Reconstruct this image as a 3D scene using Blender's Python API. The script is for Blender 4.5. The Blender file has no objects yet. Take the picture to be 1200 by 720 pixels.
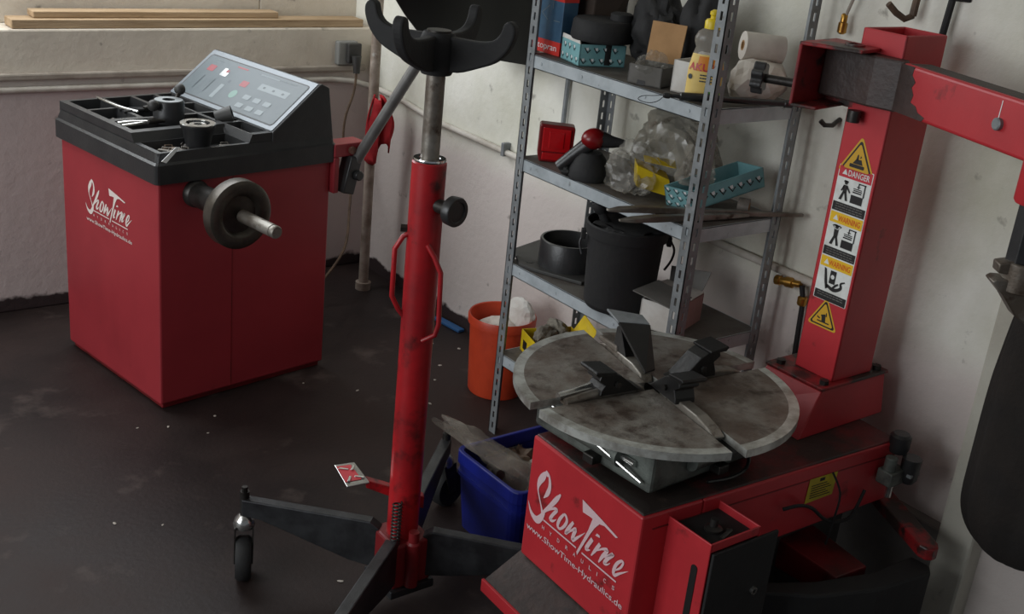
import bpy, bmesh, math, random
from mathutils import Vector, Matrix, noise
sc = bpy.context.scene
C = sc.collection
PI = math.pi
R = math.radians

# ------------------------------------------------------------------ camera
cam = bpy.data.cameras.new('camera')
cam.sensor_width = 36.0
cam.lens = 1362.3 / 1200.0 * 36.0
cam.clip_start = 0.02
camo = bpy.data.objects.new('camera', cam)
C.objects.link(camo)
_r = (0.797087, -0.595831, 0.098178); _u = (0.145255, 0.346991, 0.926552); _f = (0.586135, 0.724281, -0.363129)
camo.matrix_world = Matrix(((_r[0], _u[0], -_f[0], 0), (_r[1], _u[1], -_f[1], 0), (_r[2], _u[2], -_f[2], 1.65), (0, 0, 0, 1)))
sc.camera = camo

# ------------------------------------------------------------------ world and daylight
w = bpy.data.worlds.new('world'); sc.world = w
w.use_nodes = True
bg = w.node_tree.nodes['Background']
bg.inputs[0].default_value = (0.80, 0.86, 0.95, 1)
bg.inputs[1].default_value = 0.17

def area(name, loc, target, sx, sy, power, col):
    l = bpy.data.lights.new(name, 'AREA'); l.shape = 'RECTANGLE'; l.size = sx; l.size_y = sy
    l.energy = power; l.color = col
    o = bpy.data.objects.new(name, l); C.objects.link(o)
    o.location = loc
    o.rotation_euler = (Vector(target) - Vector(loc)).to_track_quat('-Z', 'Y').to_euler()
    return o
# daylight through the open garage door on the left, and through the window over the plank ledge
area('garage_door_daylight', (-2.6, 2.1, 1.75), (2.3, 2.6, 0.9), 2.8, 1.9, 88, (0.93, 0.97, 1.0))
area('window_daylight', (1.0, 4.02, 1.75), (1.2, 2.6, 0.4), 1.7, 1.0, 30, (0.93, 0.97, 1.0))

sc.view_settings.view_transform = 'Standard'
sc.view_settings.look = 'None'
sc.view_settings.gamma = 1.0
sc.view_settings.use_curve_mapping = False
sc.view_settings.exposure = 0.0

# ------------------------------------------------------------------ materials
def lin(c):
    out = []
    for v in c[:3]:
        v = v / 255.0
        out.append(v / 12.92 if v <= 0.04045 else ((v + 0.055) / 1.055) ** 2.4)
    return (out[0], out[1], out[2], 1.0)
MATS = {}
def mat(name, col, rough=0.5, metal=0.0, col2=None, scale=6.0, lo=0.4, hi=0.65, bump=0.0, bscale=40.0,
        col3=None, scale3=25.0, lo3=0.58, hi3=0.66, rough2=None, spec=0.5, detail=6.0, stretch=None):
    m = bpy.data.materials.new(name); m.use_nodes = True
    nt = m.node_tree; N = nt.nodes; L = nt.links
    b = N['Principled BSDF']
    b.inputs['Base Color'].default_value = lin(col)
    b.inputs['Roughness'].default_value = rough
    b.inputs['Metallic'].default_value = metal
    b.inputs['Specular IOR Level'].default_value = spec
    tc = N.new('ShaderNodeTexCoord')
    vec = tc.outputs['Object']
    if stretch:
        mp = N.new('ShaderNodeMapping'); mp.inputs['Scale'].default_value = stretch
        L.new(vec, mp.inputs[0]); vec = mp.outputs[0]
    def nz(s, d=detail):
        n = N.new('ShaderNodeTexNoise'); n.inputs['Scale'].default_value = s; n.inputs['Detail'].default_value = d
        n.inputs['Roughness'].default_value = 0.62
        L.new(vec, n.inputs['Vector']); return n.outputs[0]
    def ramp(src, lo_, hi_):
        r = N.new('ShaderNodeMapRange'); r.inputs[1].default_value = lo_; r.inputs[2].default_value = hi_
        L.new(src, r.inputs[0]); return r.outputs[0]
    cur = None
    if col2:
        f = ramp(nz(scale), lo, hi)
        mx = N.new('ShaderNodeMix'); mx.data_type = 'RGBA'
        mx.inputs[6].default_value = lin(col); mx.inputs[7].default_value = lin(col2)
        L.new(f, mx.inputs[0]); cur = mx.outputs[2]
        if rough2 is not None:
            rr = N.new('ShaderNodeMapRange'); rr.inputs[3].default_value = rough; rr.inputs[4].default_value = rough2
            L.new(f, rr.inputs[0]); L.new(rr.outputs[0], b.inputs['Roughness'])
    if col3:
        f = ramp(nz(scale3), lo3, hi3)
        mx = N.new('ShaderNodeMix'); mx.data_type = 'RGBA'
        if cur: L.new(cur, mx.inputs[6])
        else: mx.inputs[6].default_value = lin(col)
        mx.inputs[7].default_value = lin(col3)
        L.new(f, mx.inputs[0]); cur = mx.outputs[2]
    if cur: L.new(cur, b.inputs['Base Color'])
    if bump:
        bp = N.new('ShaderNodeBump'); bp.inputs['Strength'].default_value = bump; bp.inputs['Distance'].default_value = 0.01
        L.new(nz(bscale), bp.inputs['Height']); L.new(bp.outputs[0], b.inputs['Normal'])
    MATS[name] = m
    return m

def wallmat(name, up, up2, low, zlow, base, zbase, bump=0.35):
    """plaster: upper colour with stains, different lower colour, tarred foot with a ragged top edge"""
    m = mat(name, up, 0.85, 0, up2, 2.2, 0.42, 0.70, bump, 22, None)
    nt = m.node_tree; N = nt.nodes; L = nt.links; b = N['Principled BSDF']
    src = b.inputs['Base Color'].links[0].from_socket
    tc = N.new('ShaderNodeTexCoord'); sp = N.new('ShaderNodeSeparateXYZ'); L.new(tc.outputs['Object'], sp.inputs[0])
    def edge(z, amp, scale, soft):
        n = N.new('ShaderNodeTexNoise'); n.inputs['Scale'].default_value = scale; n.inputs['Detail'].default_value = 5
        L.new(tc.outputs['Object'], n.inputs['Vector'])
        a = N.new('ShaderNodeMath'); a.operation = 'MULTIPLY_ADD'; a.inputs[1].default_value = amp; a.inputs[2].default_value = z - amp * 0.5
        L.new(n.outputs[0], a.inputs[0])
        s = N.new('ShaderNodeMath'); s.operation = 'SUBTRACT'; L.new(a.outputs[0], s.inputs[0]); L.new(sp.outputs[2], s.inputs[1])
        r = N.new('ShaderNodeMapRange'); r.inputs[1].default_value = -soft; r.inputs[2].default_value = soft
        L.new(s.outputs[0], r.inputs[0]); return r.outputs[0]
    def mix(f, a, colb):
        mx = N.new('ShaderNodeMix'); mx.data_type = 'RGBA'; L.new(f, mx.inputs[0]); L.new(a, mx.inputs[6]); mx.inputs[7].default_value = lin(colb)
        return mx.outputs[2]
    if low: src = mix(edge(zlow, 0.05, 6, 0.05), src, low)
    # sparse scuffs and chips
    n = N.new('ShaderNodeTexNoise'); n.inputs['Scale'].default_value = 17; n.inputs['Detail'].default_value = 8
    L.new(tc.outputs['Object'], n.inputs['Vector'])
    r = N.new('ShaderNodeMapRange'); r.inputs[1].default_value = 0.66; r.inputs[2].default_value = 0.74; r.inputs[4].default_value = 0.55
    L.new(n.outputs[0], r.inputs[0])
    src = mix(r.outputs[0], src, (92, 84, 74))
    if base: src = mix(edge(zbase, 0.07, 14, 0.006), src, base)
    L.new(src, b.inputs['Base Color'])
    return m

mat('wall_back', (182, 173, 160), 0.85)
WB = wallmat('plaster_back', (214, 204, 188), (192, 181, 166), (188, 174, 170), 0.80, (44, 30, 30), 0.045)
WR = wallmat('plaster_right', (226, 224, 214), (200, 198, 180), (206, 196, 190), 0.66, (44, 30, 30), 0.05)
WP = wallmat('plaster_pilaster', (196, 193, 180), (172, 166, 152), None, 0, None, 0)
mat('floor', (56, 44, 41), 0.62, 0, (36, 29, 28), 1.3, 0.36, 0.60, 0.12, 60, (104, 92, 86), 4.0, 0.58, 0.85, rough2=0.48, spec=0.25)
mat('ceiling', (190, 186, 178), 0.9, 0, (170, 165, 158), 2)
mat('red_balancer', (158, 48, 55), 0.42, 0, (144, 42, 49), 3, 0.4, 0.7, 0, 40, (120, 36, 40), 9, 0.68, 0.80)
mat('red_changer', (188, 46, 53), 0.42, 0, (170, 40, 47), 4, 0.4, 0.7, 0.05, 30, (80, 32, 30), 11, 0.63, 0.74)
mat('red_greasy', (150, 34, 38), 0.42, 0, (52, 40, 36), 9, 0.46, 0.58, 0.15, 30, (36, 30, 28), 22, 0.56, 0.66)
mat('red_bracket', (150, 32, 38), 0.45, 0, (120, 28, 32), 7, 0.4, 0.6, 0.05, 30, (48, 30, 28), 14, 0.56, 0.64)
mat('flange_steel', (92, 86, 78), 0.36, 0.6, (62, 56, 50), 8, 0.4, 0.62, 0.1, 60)
mat('jaw_black', (24, 23, 23), 0.38, 0.1, (38, 36, 34), 14, 0.5, 0.7, 0.1, 60)
mat('butt_grease', (46, 36, 33), 0.5, 0, (64, 46, 42), 8, 0.4, 0.65, 0.2, 50, (120, 34, 36), 13, 0.62, 0.68)
mat('grime', (52, 42, 38), 0.62, 0, (76, 58, 52), 9, 0.4, 0.7, 0.3, 60, (36, 30, 28), 20, 0.5, 0.7)
mat('top_grime', (112, 36, 38), 0.5, 0, (44, 36, 33), 5, 0.38, 0.52, 0.2, 60, (64, 52, 46), 22, 0.58, 0.7)
mat('red_jack', (178, 28, 34), 0.36, 0, (138, 24, 30), 5, 0.4, 0.62, 0.05, 30, (70, 24, 24), 12, 0.54, 0.68)
mat('red_dark', (120, 26, 30), 0.45, 0, (70, 30, 28), 8, 0.45, 0.65)
mat('black_plastic', (42, 42, 43), 0.34, 0, (52, 52, 52), 14, 0.4, 0.7, 0.08, 160)
mat('black_matte', (26, 26, 27), 0.75, 0, (33, 32, 32), 18, 0.4, 0.7, 0.15, 60)
mat('black_shiny', (20, 20, 22), 0.3, 0, (28, 28, 28), 12)
mat('dark_steel', (72, 70, 68), 0.42, 0.7, (50, 47, 44), 12, 0.4, 0.62, 0.1, 60)
mat('leg_steel', (62, 63, 65), 0.36, 0.4, (42, 42, 44), 12, 0.4, 0.62, 0.08, 60)
mat('worn_steel', (150, 146, 138), 0.42, 0.55, (98, 88, 78), 7, 0.38, 0.6, 0.15, 50, (74, 60, 50), 26, 0.58, 0.70)
mat('petal_edge', (206, 208, 202), 0.32, 0.5, (150, 146, 138), 24, 0.4, 0.65, 0.1, 80, (110, 78, 56), 14, 0.66, 0.74)
mat('petal_top', (150, 146, 138), 0.4, 0.4, (106, 92, 82), 9, 0.36, 0.60, 0.2, 90, (74, 60, 52), 24, 0.50, 0.68)
mat('bright_steel', (205, 205, 202), 0.22, 0.9, (170, 168, 164), 20)
mat('chrome', (225, 225, 225), 0.12, 1.0)
mat('cast', (112, 118, 112), 0.5, 0.4, (70, 70, 66), 10, 0.4, 0.6, 0.2, 50)
mat('galvanised', (142, 146, 148), 0.5, 0.35, (118, 122, 124), 18, 0.4, 0.65, 0.05, 60, (92, 90, 84), 30, 0.64, 0.72)
mat('shelf_top', (104, 100, 94), 0.6, 0.1, (78, 70, 64), 9, 0.4, 0.62, 0.1, 60)
mat('shelf_lip', (182, 190, 194), 0.45, 0.2, (160, 168, 172), 14, 0.4, 0.65, 0.03, 60, (120, 120, 116), 30, 0.64, 0.72)
mat('pipe_white', (200, 194, 184), 0.6, 0, (176, 168, 156), 12)
mat('pipe_beige', (166, 156, 144), 0.65, 0, (140, 130, 118), 10)
mat('pipe_rust', (168, 156, 144), 0.55, 0.1, (128, 114, 102), 12, 0.4, 0.62, 0.15, 40, (176, 172, 164), 18, 0.62, 0.70)
mat('wood', (180, 154, 122), 0.7, 0, (156, 130, 98), 6, 0.4, 0.65, 0.15, 30, (120, 92, 62), 14, 0.62, 0.72, stretch=(0.6, 8, 8))
mat('screen', (92, 101, 106), 0.35, 0, (82, 92, 97), 5, spec=0.3)
mat('bezel', (112, 118, 124), 0.35, 0.3)
mat('print_red', (196, 52, 62), 0.4)
mat('print_dim_red', (138, 44, 54), 0.4)
mat('print_white', (228, 230, 230), 0.45)
mat('print_cream', (226, 214, 206), 0.5)
mat('print_pink', (216, 186, 190), 0.5)
mat('print_faint', (116, 126, 130), 0.4)
mat('print_dark', (62, 72, 80), 0.4)
mat('print_green', (100, 134, 124), 0.4)
mat('print_black', (24, 22, 22), 0.5)
mat('print_yellow', (232, 186, 34), 0.45)
mat('print_orange', (214, 84, 20), 0.45)
mat('yellow_tri', (206, 160, 40), 0.45)
mat('sticker_white', (226, 228, 224), 0.5, 0, (208, 208, 202), 30)
mat('label_yellow', (206, 186, 40), 0.5, 0, (180, 160, 40), 20)
mat('orange_plastic', (206, 72, 40), 0.45, 0, (184, 60, 34), 7, 0.4, 0.65, 0.05, 30, (80, 40, 30), 20, 0.68, 0.74)
mat('blue_plastic', (22, 34, 128), 0.42, 0, (18, 26, 96), 7, 0.4, 0.65, 0.05, 30)
mat('card_brown', (176, 136, 92), 0.8, 0, (160, 122, 80), 10, 0.4, 0.65)
mat('card_grey', (112, 110, 106), 0.8, 0, (96, 93, 88), 10)
mat('card_white', (218, 216, 210), 0.7, 0, (198, 192, 184), 10)
mat('card_pinkish', (176, 142, 138), 0.75, 0, (160, 126, 120), 8)
mat('card_dark', (58, 46, 38), 0.8, 0, (46, 38, 32), 10)
mat('teal_card', (122, 172, 176), 0.6, 0, (106, 156, 160), 12)
mat('blue_card', (62, 96, 122), 0.5, 0, (42, 72, 100), 8)
mat('red_card', (206, 52, 44), 0.5)
mat('yellow_card', (228, 196, 22), 0.55, 0, (210, 176, 20), 12)
mat('tail_red', (196, 16, 24), 0.18, 0, (170, 10, 18), 6, spec=0.7)
mat('tail_dark', (120, 14, 18), 0.3)
mat('rag_red', (186, 34, 42), 0.85, 0, (150, 26, 34), 8, 0.4, 0.65, 0.3, 40)
mat('coat', (32, 26, 22), 0.95, 0, (24, 20, 18), 9, 0.4, 0.65, 0.3, 60)
mat('paper', (222, 216, 206), 0.8, 0, (204, 194, 184), 9, 0.4, 0.65, 0.25, 20)
mat('cloth_grey', (128, 122, 110), 0.9, 0, (104, 98, 88), 9, 0.4, 0.65, 0.3, 40)
mat('brass', (196, 150, 70), 0.3, 0.85, (150, 108, 50), 20)
mat('yellow_cap', (228, 200, 30), 0.4)
mat('bottle_label', (236, 206, 120), 0.5, 0, (226, 190, 100), 12)
mat('label_orange', (226, 140, 40), 0.5)
mat('label_green', (90, 160, 70), 0.5)
mat('junk_dark', (66, 58, 52), 0.6, 0.2, (44, 38, 34), 20, 0.4, 0.6, 0.2, 60)
mat('junk_grey', (128, 122, 114), 0.5, 0.3, (90, 84, 78), 20)
mat('junk_brown', (104, 84, 66), 0.7, 0, (76, 60, 48), 16)
mat('tool_blue', (44, 92, 150), 0.5)
mat('grey_plastic', (128, 128, 124), 0.5)
mat('dark_grey', (58, 57, 55), 0.55, 0, (48, 46, 44), 14)
mat('plinth', (128, 124, 120), 0.8, 0, (110, 104, 100), 6, 0.4, 0.65, 0.2, 30)
mat('gold_knob', (120, 86, 74), 0.3, 0.4)
mat('blue_strip', (48, 92, 140), 0.5)
mat('chip', (176, 168, 158), 0.7)
mat('guard_grey', (118, 116, 114), 0.4, 0.3, (100, 98, 96), 12)

def clear_mat(name, tint, op_lo, op_hi, scale=9.0, rough=0.22):
    m = bpy.data.materials.new(name); m.use_nodes = True
    nt = m.node_tree; N = nt.nodes; L = nt.links
    b = N['Principled BSDF']; b.inputs['Base Color'].default_value = lin(tint); b.inputs['Roughness'].default_value = rough
    b.inputs['Specular IOR Level'].default_value = 0.8
    t = N.new('ShaderNodeBsdfTransparent'); t.inputs[0].default_value = (0.93, 0.93, 0.92, 1)
    mx = N.new('ShaderNodeMixShader')
    tc = N.new('ShaderNodeTexCoord'); n = N.new('ShaderNodeTexNoise'); n.inputs['Scale'].default_value = scale; n.inputs['Detail'].default_value = 5
    L.new(tc.outputs['Object'], n.inputs['Vector'])
    r = N.new('ShaderNodeMapRange'); r.inputs[1].default_value = 0.35; r.inputs[2].default_value = 0.65
    r.inputs[3].default_value = op_lo; r.inputs[4].default_value = op_hi
    L.new(n.outputs[0], r.inputs[0]); L.new(r.outputs[0], mx.inputs[0])
    L.new(t.outputs[0], mx.inputs[1]); L.new(b.outputs[0], mx.inputs[2])
    L.new(mx.outputs[0], N['Material Output'].inputs[0])
    MATS[name] = m
clear_mat('clear_bag', (176, 172, 164), 0.12, 0.5)
clear_mat('grey_bag', (126, 120, 108), 0.35, 0.75)
clear_mat('dusty_bag', (170, 162, 150), 0.18, 0.5, 16)
clear_mat('clear_bottle', (196, 190, 178), 0.28, 0.42, 4)
clear_mat('yellow_soap', (224, 204, 40), 0.6, 0.75, 4)
clear_mat('window_glass', (200, 214, 220), 0.10, 0.14, 2)

# ------------------------------------------------------------------ mesh helpers
def V3(a): return Vector(a)
class MB:
    def __init__(s): s.v = []; s.f = []; s.m = []; s.sm = []
    def add(s, vs, fs, m=0, smooth=False):
        o = len(s.v); s.v += [tuple(x) for x in vs]
        for f in fs: s.f.append([i + o for i in f]); s.m.append(m); s.sm.append(smooth)
        return s
    def box(s, c, d, m=0, rot=None):
        hx, hy, hz = d[0] / 2, d[1] / 2, d[2] / 2
        vs = [Vector((x * hx, y * hy, z * hz)) for x in (-1, 1) for y in (-1, 1) for z in (-1, 1)]
        if rot is not None: vs = [rot @ q for q in vs]
        vs = [q + Vector(c) for q in vs]
        return s.add(vs, [(0, 1, 3, 2), (4, 6, 7, 5), (0, 4, 5, 1), (2, 3, 7, 6), (0, 2, 6, 4), (1, 5, 7, 3)], m)
    def bx(s, x0, x1, y0, y1, z0, z1, m=0):
        return s.box(((x0 + x1) / 2, (y0 + y1) / 2, (z0 + z1) / 2), (abs(x1 - x0), abs(y1 - y0), abs(z1 - z0)), m)
    def hexa(s, b4, t4, m=0):
        return s.add(list(b4) + list(t4), [(3, 2, 1, 0), (4, 5, 6, 7), (0, 1, 5, 4), (1, 2, 6, 5), (2, 3, 7, 6), (3, 0, 4, 7)], m)
    def prism(s, poly, o, ex, ey, ez, d, m=0, msd=None):
        o, ex, ey, ez = Vector(o), Vector(ex), Vector(ey), Vector(ez)
        n = len(poly); a = [o + ex * p[0] + ey * p[1] for p in poly]; b = [q + ez * d for q in a]
        s.add(a + b, [list(range(n))[::-1], list(range(n, 2 * n))], m)
        k = len(s.v) - 2 * n
        for i in range(n):
            j = (i + 1) % n
            s.f.append([k + i, k + j, k + n + j, k + n + i]); s.m.append(m if msd is None else msd); s.sm.append(False)
        return s
    def poly(s, poly, o, ex, ey, m=0):
        o, ex, ey = Vector(o), Vector(ex), Vector(ey)
        return s.add([o + ex * p[0] + ey * p[1] for p in poly], [list(range(len(poly)))], m)
    def tube(s, path, r, n=10, m=0, closed=False, caps=True, smooth=True, flat=None):
        P = [Vector(p) for p in path]; k = len(P)
        rs = r if isinstance(r, (list, tuple)) else [r] * k
        T = []
        for i in range(k):
            if closed: t = P[(i + 1) % k] - P[(i - 1) % k]
            elif i == 0: t = P[1] - P[0]
            elif i == k - 1: t = P[-1] - P[-2]
            else: t = (P[i + 1] - P[i]).normalized() + (P[i] - P[i - 1]).normalized()
            T.append(t.normalized() if t.length > 1e-9 else Vector((0, 0, 1)))
        u = T[0].orthogonal().normalized()
        vs = []
        for i in range(k):
            u = (u - T[i] * u.dot(T[i]))
            u = u.normalized() if u.length > 1e-6 else T[i].orthogonal().normalized()
            w_ = T[i].cross(u)
            for j in range(n):
                a = 2 * PI * j / n
                vs.append(P[i] + u * (math.cos(a) * rs[i]) + w_ * (math.sin(a) * rs[i]))
        fs = []
        for i in range(k if closed else k - 1):
            i2 = (i + 1) % k
            for j in range(n):
                j2 = (j + 1) % n
                fs.append((i * n + j, i * n + j2, i2 * n + j2, i2 * n + j))
        s.add(vs, fs, m, smooth)
        if caps and not closed:
            o = len(s.v) - k * n
            s.f.append([o + j for j in range(n)][::-1]); s.m.append(m); s.sm.append(False)
            s.f.append([o + (k - 1) * n + j for j in range(n)]); s.m.append(m); s.sm.append(False)
        return s
    def cyl(s, a, b, r, n=20, m=0, r2=None, smooth=True):
        return s.tube([a, b], [r, r if r2 is None else r2], n, m, smooth=smooth)
    def lathe(s, prof, o=(0, 0, 0), ax=(0, 0, 1), n=28, m=0, smooth=True, caps=True):
        o = Vector(o); ax = Vector(ax).normalized(); u = ax.orthogonal().normalized(); w_ = ax.cross(u)
        if abs(ax.z) > 0.99: u = Vector((1, 0, 0)); w_ = Vector((0, 1, 0))
        vs = []
        for (r, z) in prof:
            for j in range(n):
                a = 2 * PI * j / n
                vs.append(o + ax * z + u * (math.cos(a) * r) + w_ * (math.sin(a) * r))
        fs = []
        for i in range(len(prof) - 1):
            for j in range(n):
                j2 = (j + 1) % n
                fs.append((i * n + j, i * n + j2, (i + 1) * n + j2, (i + 1) * n + j))
        s.add(vs, fs, m, smooth)
        if caps:
            b0 = len(s.v) - len(prof) * n
            if prof[0][0] > 1e-5: s.f.append([b0 + j for j in range(n)][::-1]); s.m.append(m); s.sm.append(False)
            if prof[-1][0] > 1e-5: s.f.append([b0 + (len(prof) - 1) * n + j for j in range(n)]); s.m.append(m); s.sm.append(False)
        return s
    def blob(s, c, rad, amp=0.15, seed=0, freq=2.0, sub=3, m=0, smooth=True, rot=None, clampz=None):
        bm = bmesh.new(); bmesh.ops.create_icosphere(bm, subdivisions=sub, radius=1.0)
        vs = []
        off = Vector((seed * 7.3, seed * 3.1, seed * 1.7))
        for v in bm.verts:
            d = v.co.normalized()
            k = 1 + amp * noise.fractal(d * freq + off, 0.9, 2.1, 4)
            q = Vector((d.x * rad[0] * k, d.y * rad[1] * k, d.z * rad[2] * k))
            if rot is not None: q = rot @ q
            q = q + Vector(c)
            if clampz is not None and q.z < clampz: q.z = clampz
            vs.append(q)
        bm.verts.ensure_lookup_table()
        fs = [[v.index for v in f.verts] for f in bm.faces]
        bm.free()
        return s.add(vs, fs, m, smooth)
    def build(s, name, mats, parent=None, bevel=0, seg=2, loc=None, rotz=None):
        me = bpy.data.meshes.new(name)
        me.from_pydata(s.v, [], s.f)
        if not isinstance(mats, (list, tuple)): mats = [mats]
        for q in mats: me.materials.append(MATS[q] if isinstance(q, str) else q)
        for p, mi, sm in zip(me.polygons, s.m, s.sm): p.material_index = mi; p.use_smooth = sm
        bm = bmesh.new(); bm.from_mesh(me)
        bmesh.ops.recalc_face_normals(bm, faces=bm.faces); bm.to_mesh(me); bm.free()
        if any(s.sm): me.set_sharp_from_angle(angle=R(38))
        me.update()
        o = bpy.data.objects.new(name, me); C.objects.link(o)
        if parent: o.parent = parent
        if loc is not None: o.location = loc
        if rotz is not None: o.rotation_euler = (0, 0, rotz)
        if bevel:
            b = o.modifiers.new('bevel', 'BEVEL'); b.width = bevel; b.segments = seg; b.limit_method = 'ANGLE'; b.angle_limit = R(40)
            b.harden_normals = False
        return o

def crumple(c, rad, amp, seed, freq, sub, clampz):
    """film bag: facetted folds from ridged noise"""
    mb = MB().blob((0, 0, 0), (1, 1, 1), 0.0, 0, 1, sub, smooth=False)
    out = []; off = Vector((seed * 5.1, seed * 2.3, seed * 0.7))
    for p in mb.v:
        d = Vector(p); k = 1 + amp * 1.2 * noise.noise(d * freq + off) - amp * 1.1 * abs(noise.noise(d * freq * 2.1 + off * 1.7)) - amp * 0.18 * abs(noise.noise(d * freq * 4.0 + off)) + amp * 0.4
        q = Vector((c[0] + d.x * rad[0] * k, c[1] + d.y * rad[1] * k, c[2] + d.z * rad[2] * k))
        if clampz is not None: q.z = max(q.z, clampz)
        out.append(tuple(q))
    mb.v = out
    return mb
def tag(o, label, cat, group=None, kind=None):
    o['label'] = label; o['category'] = cat
    if group: o['group'] = group
    if kind: o['kind'] = kind
    return o
def thing(name, label, cat, loc=(0, 0, 0), rotz=0, group=None):
    o = bpy.data.objects.new(name, None); o.empty_display_size = 0.05; C.objects.link(o)
    o.location = loc; o.rotation_euler = (0, 0, rotz)
    return tag(o, label, cat, group)
def struct(o): o['kind'] = 'structure'; return o
def rotZ(a): return Matrix.Rotation(a, 3, 'Z')

_tx = {}
def text_shape(body, size=1.0, align='CENTER', bold=0.0):
    k = (body, align, bold)
    if k not in _tx:
        cu = bpy.data.curves.new('t', 'FONT'); cu.body = body; cu.size = 1.0; cu.align_x = align; cu.offset = bold
        cu.resolution_u = 3
        o = bpy.data.objects.new('t', cu); C.objects.link(o)
        dg = bpy.context.evaluated_depsgraph_get()
        me = bpy.data.meshes.new_from_object(o.evaluated_get(dg))
        _tx[k] = ([v.co.copy() for v in me.vertices], [list(p.vertices) for p in me.polygons])
        bpy.data.objects.remove(o); bpy.data.curves.remove(cu); bpy.data.meshes.remove(me)
    return _tx[k]
def add_text(mb, body, o, ex, ey, size, m=0, align='CENTER', width=None, bold=0.0):
    vs, fs = text_shape(body, 1.0, align, bold)
    if not vs: return
    sx = size
    if width:
        w0 = max(v.x for v in vs) - min(v.x for v in vs); sx = width / w0
    o, ex, ey = Vector(o), Vector(ex), Vector(ey)
    mb.add([o + ex * (v.x * sx) + ey * (v.y * size) for v in vs], fs, m)
def rect(x0, x1, y0, y1): return [(x0, y0), (x1, y0), (x1, y1), (x0, y1)]
def rrect(x0, x1, y0, y1, r, n=4):
    out = []
    for cx, cy, a0 in ((x1 - r, y1 - r, 0), (x0 + r, y1 - r, 90), (x0 + r, y0 + r, 180), (x1 - r, y0 + r, 270)):
        for i in range(n + 1):
            a = R(a0 + 90 * i / n); out.append((cx + r * math.cos(a), cy + r * math.sin(a)))
    return out
def circ(cx, cy, r, n=16): return [(cx + r * math.cos(2 * PI * i / n), cy + r * math.sin(2 * PI * i / n)) for i in range(n)]
def stroke_poly(pts):
    """a variable-width brush stroke as one polygon strip; returns list of quads"""
    P = [Vector((p[0], p[1])) for p in pts]; n = len(P); L_, R_ = [], []
    for i in range(n):
        t = (P[min(i + 1, n - 1)] - P[max(i - 1, 0)])
        t = t.normalized() if t.length > 0 else Vector((1, 0)); q = Vector((-t.y, t.x)) * (pts[i][2] / 2)
        L_.append(P[i] + q); R_.append(P[i] - q)
    return [[tuple(L_[i]), tuple(R_[i]), tuple(R_[i + 1]), tuple(L_[i + 1])] for i in range(n - 1)]
def smooth_pts(pts, k=4):
    out = []; n = len(pts)
    for i in range(n - 1):
        p0 = pts[max(i - 1, 0)]; p1 = pts[i]; p2 = pts[i + 1]; p3 = pts[min(i + 2, n - 1)]
        for j in range(k):
            t = j / k
            out.append(tuple(0.5 * ((2 * b) + (-a + c) * t + (2 * a - 5 * b + 4 * c - d) * t * t + (-a + 3 * b - 3 * c + d) * t ** 3)
                             for a, b, c, d in zip(p0, p1, p2, p3)))
    out.append(pts[-1]); return out

STROKES = [[(61.3, -62.1, 4.5), (50.1, -79.8, 16.8), (39.6, -97.8, 14.3), (37.3, -117.2, 5.2), (46.7, -135.8, 4.3), (56.6, -152.7, 5.2), (61.7, -163.9, 8.5)], [(65.7, -63.4, 3.8), (72.7, -74.6, 7.7), (76.0, -92.0, 10.2), (71.2, -109.8, 11.6), (59.8, -126.9, 1.6)], [(58.0, -60.5, 2), (63, -66, 9), (66.5, -72, 6)], [(8.5, -161.1, 1.0), (19.6, -179.1, 7.4), (33.3, -187.9, 13.3), (47.9, -188.1, 17.2), (60.5, -173.6, 14.4), (67.7, -157.7, 7.8)], [(115.2, -88.5, 3.8), (103.4, -106.7, 12.1), (84.1, -134.5, 10.3), (65.0, -159.2, 7.2)], [(65.2, -160.5, 2.6), (84.7, -142.0, 3.9), (101.0, -130.1, 6.4), (109.1, -130.2, 8.3), (98.6, -145.8, 8.3), (90.9, -161.3, 9.0), (100.7, -160.8, 5.8), (111.1, -151.2, 1.0)], [(133.7, -125.9, 5.7), (121.5, -146.0, 8.9), (118.2, -162.4, 8.3), (126.8, -165.1, 5.7), (139.5, -151.4, 7.6), (146.0, -135.4, 8.1), (140.4, -125.4, 6.9), (133.7, -125.9, 5.7)], [(167.1, -126.0, 6.8), (155.4, -146.9, 10.0), (146.9, -164.5, 8.2), (159.6, -152.2, 4.4), (177.0, -136.6, 8.6), (172.1, -155.8, 9.9), (172.2, -166.2, 8.7), (188.5, -149.4, 5.5), (207.4, -128.1, 0.9)], [(232.4, -128.3, 9.0), (222.3, -147.7, 9.7), (217.3, -161.0, 8.5), (230.4, -155.8, 1.5)], [(257.2, -125.6, 8.3), (246.4, -145.4, 8.4), (235.4, -165.5, 3.0)], [(250.1, -145.1, 2.4), (267.6, -130.8, 5.3), (281.3, -126.3, 8.8), (269.2, -147.7, 8.9), (260.1, -166.7, 3.0)], [(274.4, -146.4, 2.4), (288.2, -133.5, 5.3), (299.5, -124.5, 8.7), (289, -138, 8.9), (281, -150, 8.9), (277.4, -158.6, 7.5), (286.2, -156.5, 3.7), (294.6, -148.0, 1.1)], [(311.0, -154.6, 2.9), (325.2, -140.5, 5.1), (331.4, -125.4, 5.8), (325.0, -124.4, 5.8), (312.8, -139.5, 8.0), (307.6, -157.7, 8.8), (311.9, -165.4, 7.4), (327.2, -151.9, 4.7), (349.1, -133.6, 0.7)]]
POLYS = [[(186.5, -60.6), (249.6, -70.6), (306.1, -81.6), (299.9, -85.8), (262.6, -80.2), (247.0, -84.7), (233.8, -102.1), (223.0, -123.1), (204.4, -163.8), (192.3, -190.8), (189.0, -184.0), (200.8, -155.1), (216.0, -116.4), (224.7, -84.8), (215.3, -84.8), (192.2, -87.3)], [(244.3, -107.9), (252.9, -108.2), (253.9, -112.9), (239.5, -115.5)]]
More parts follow.
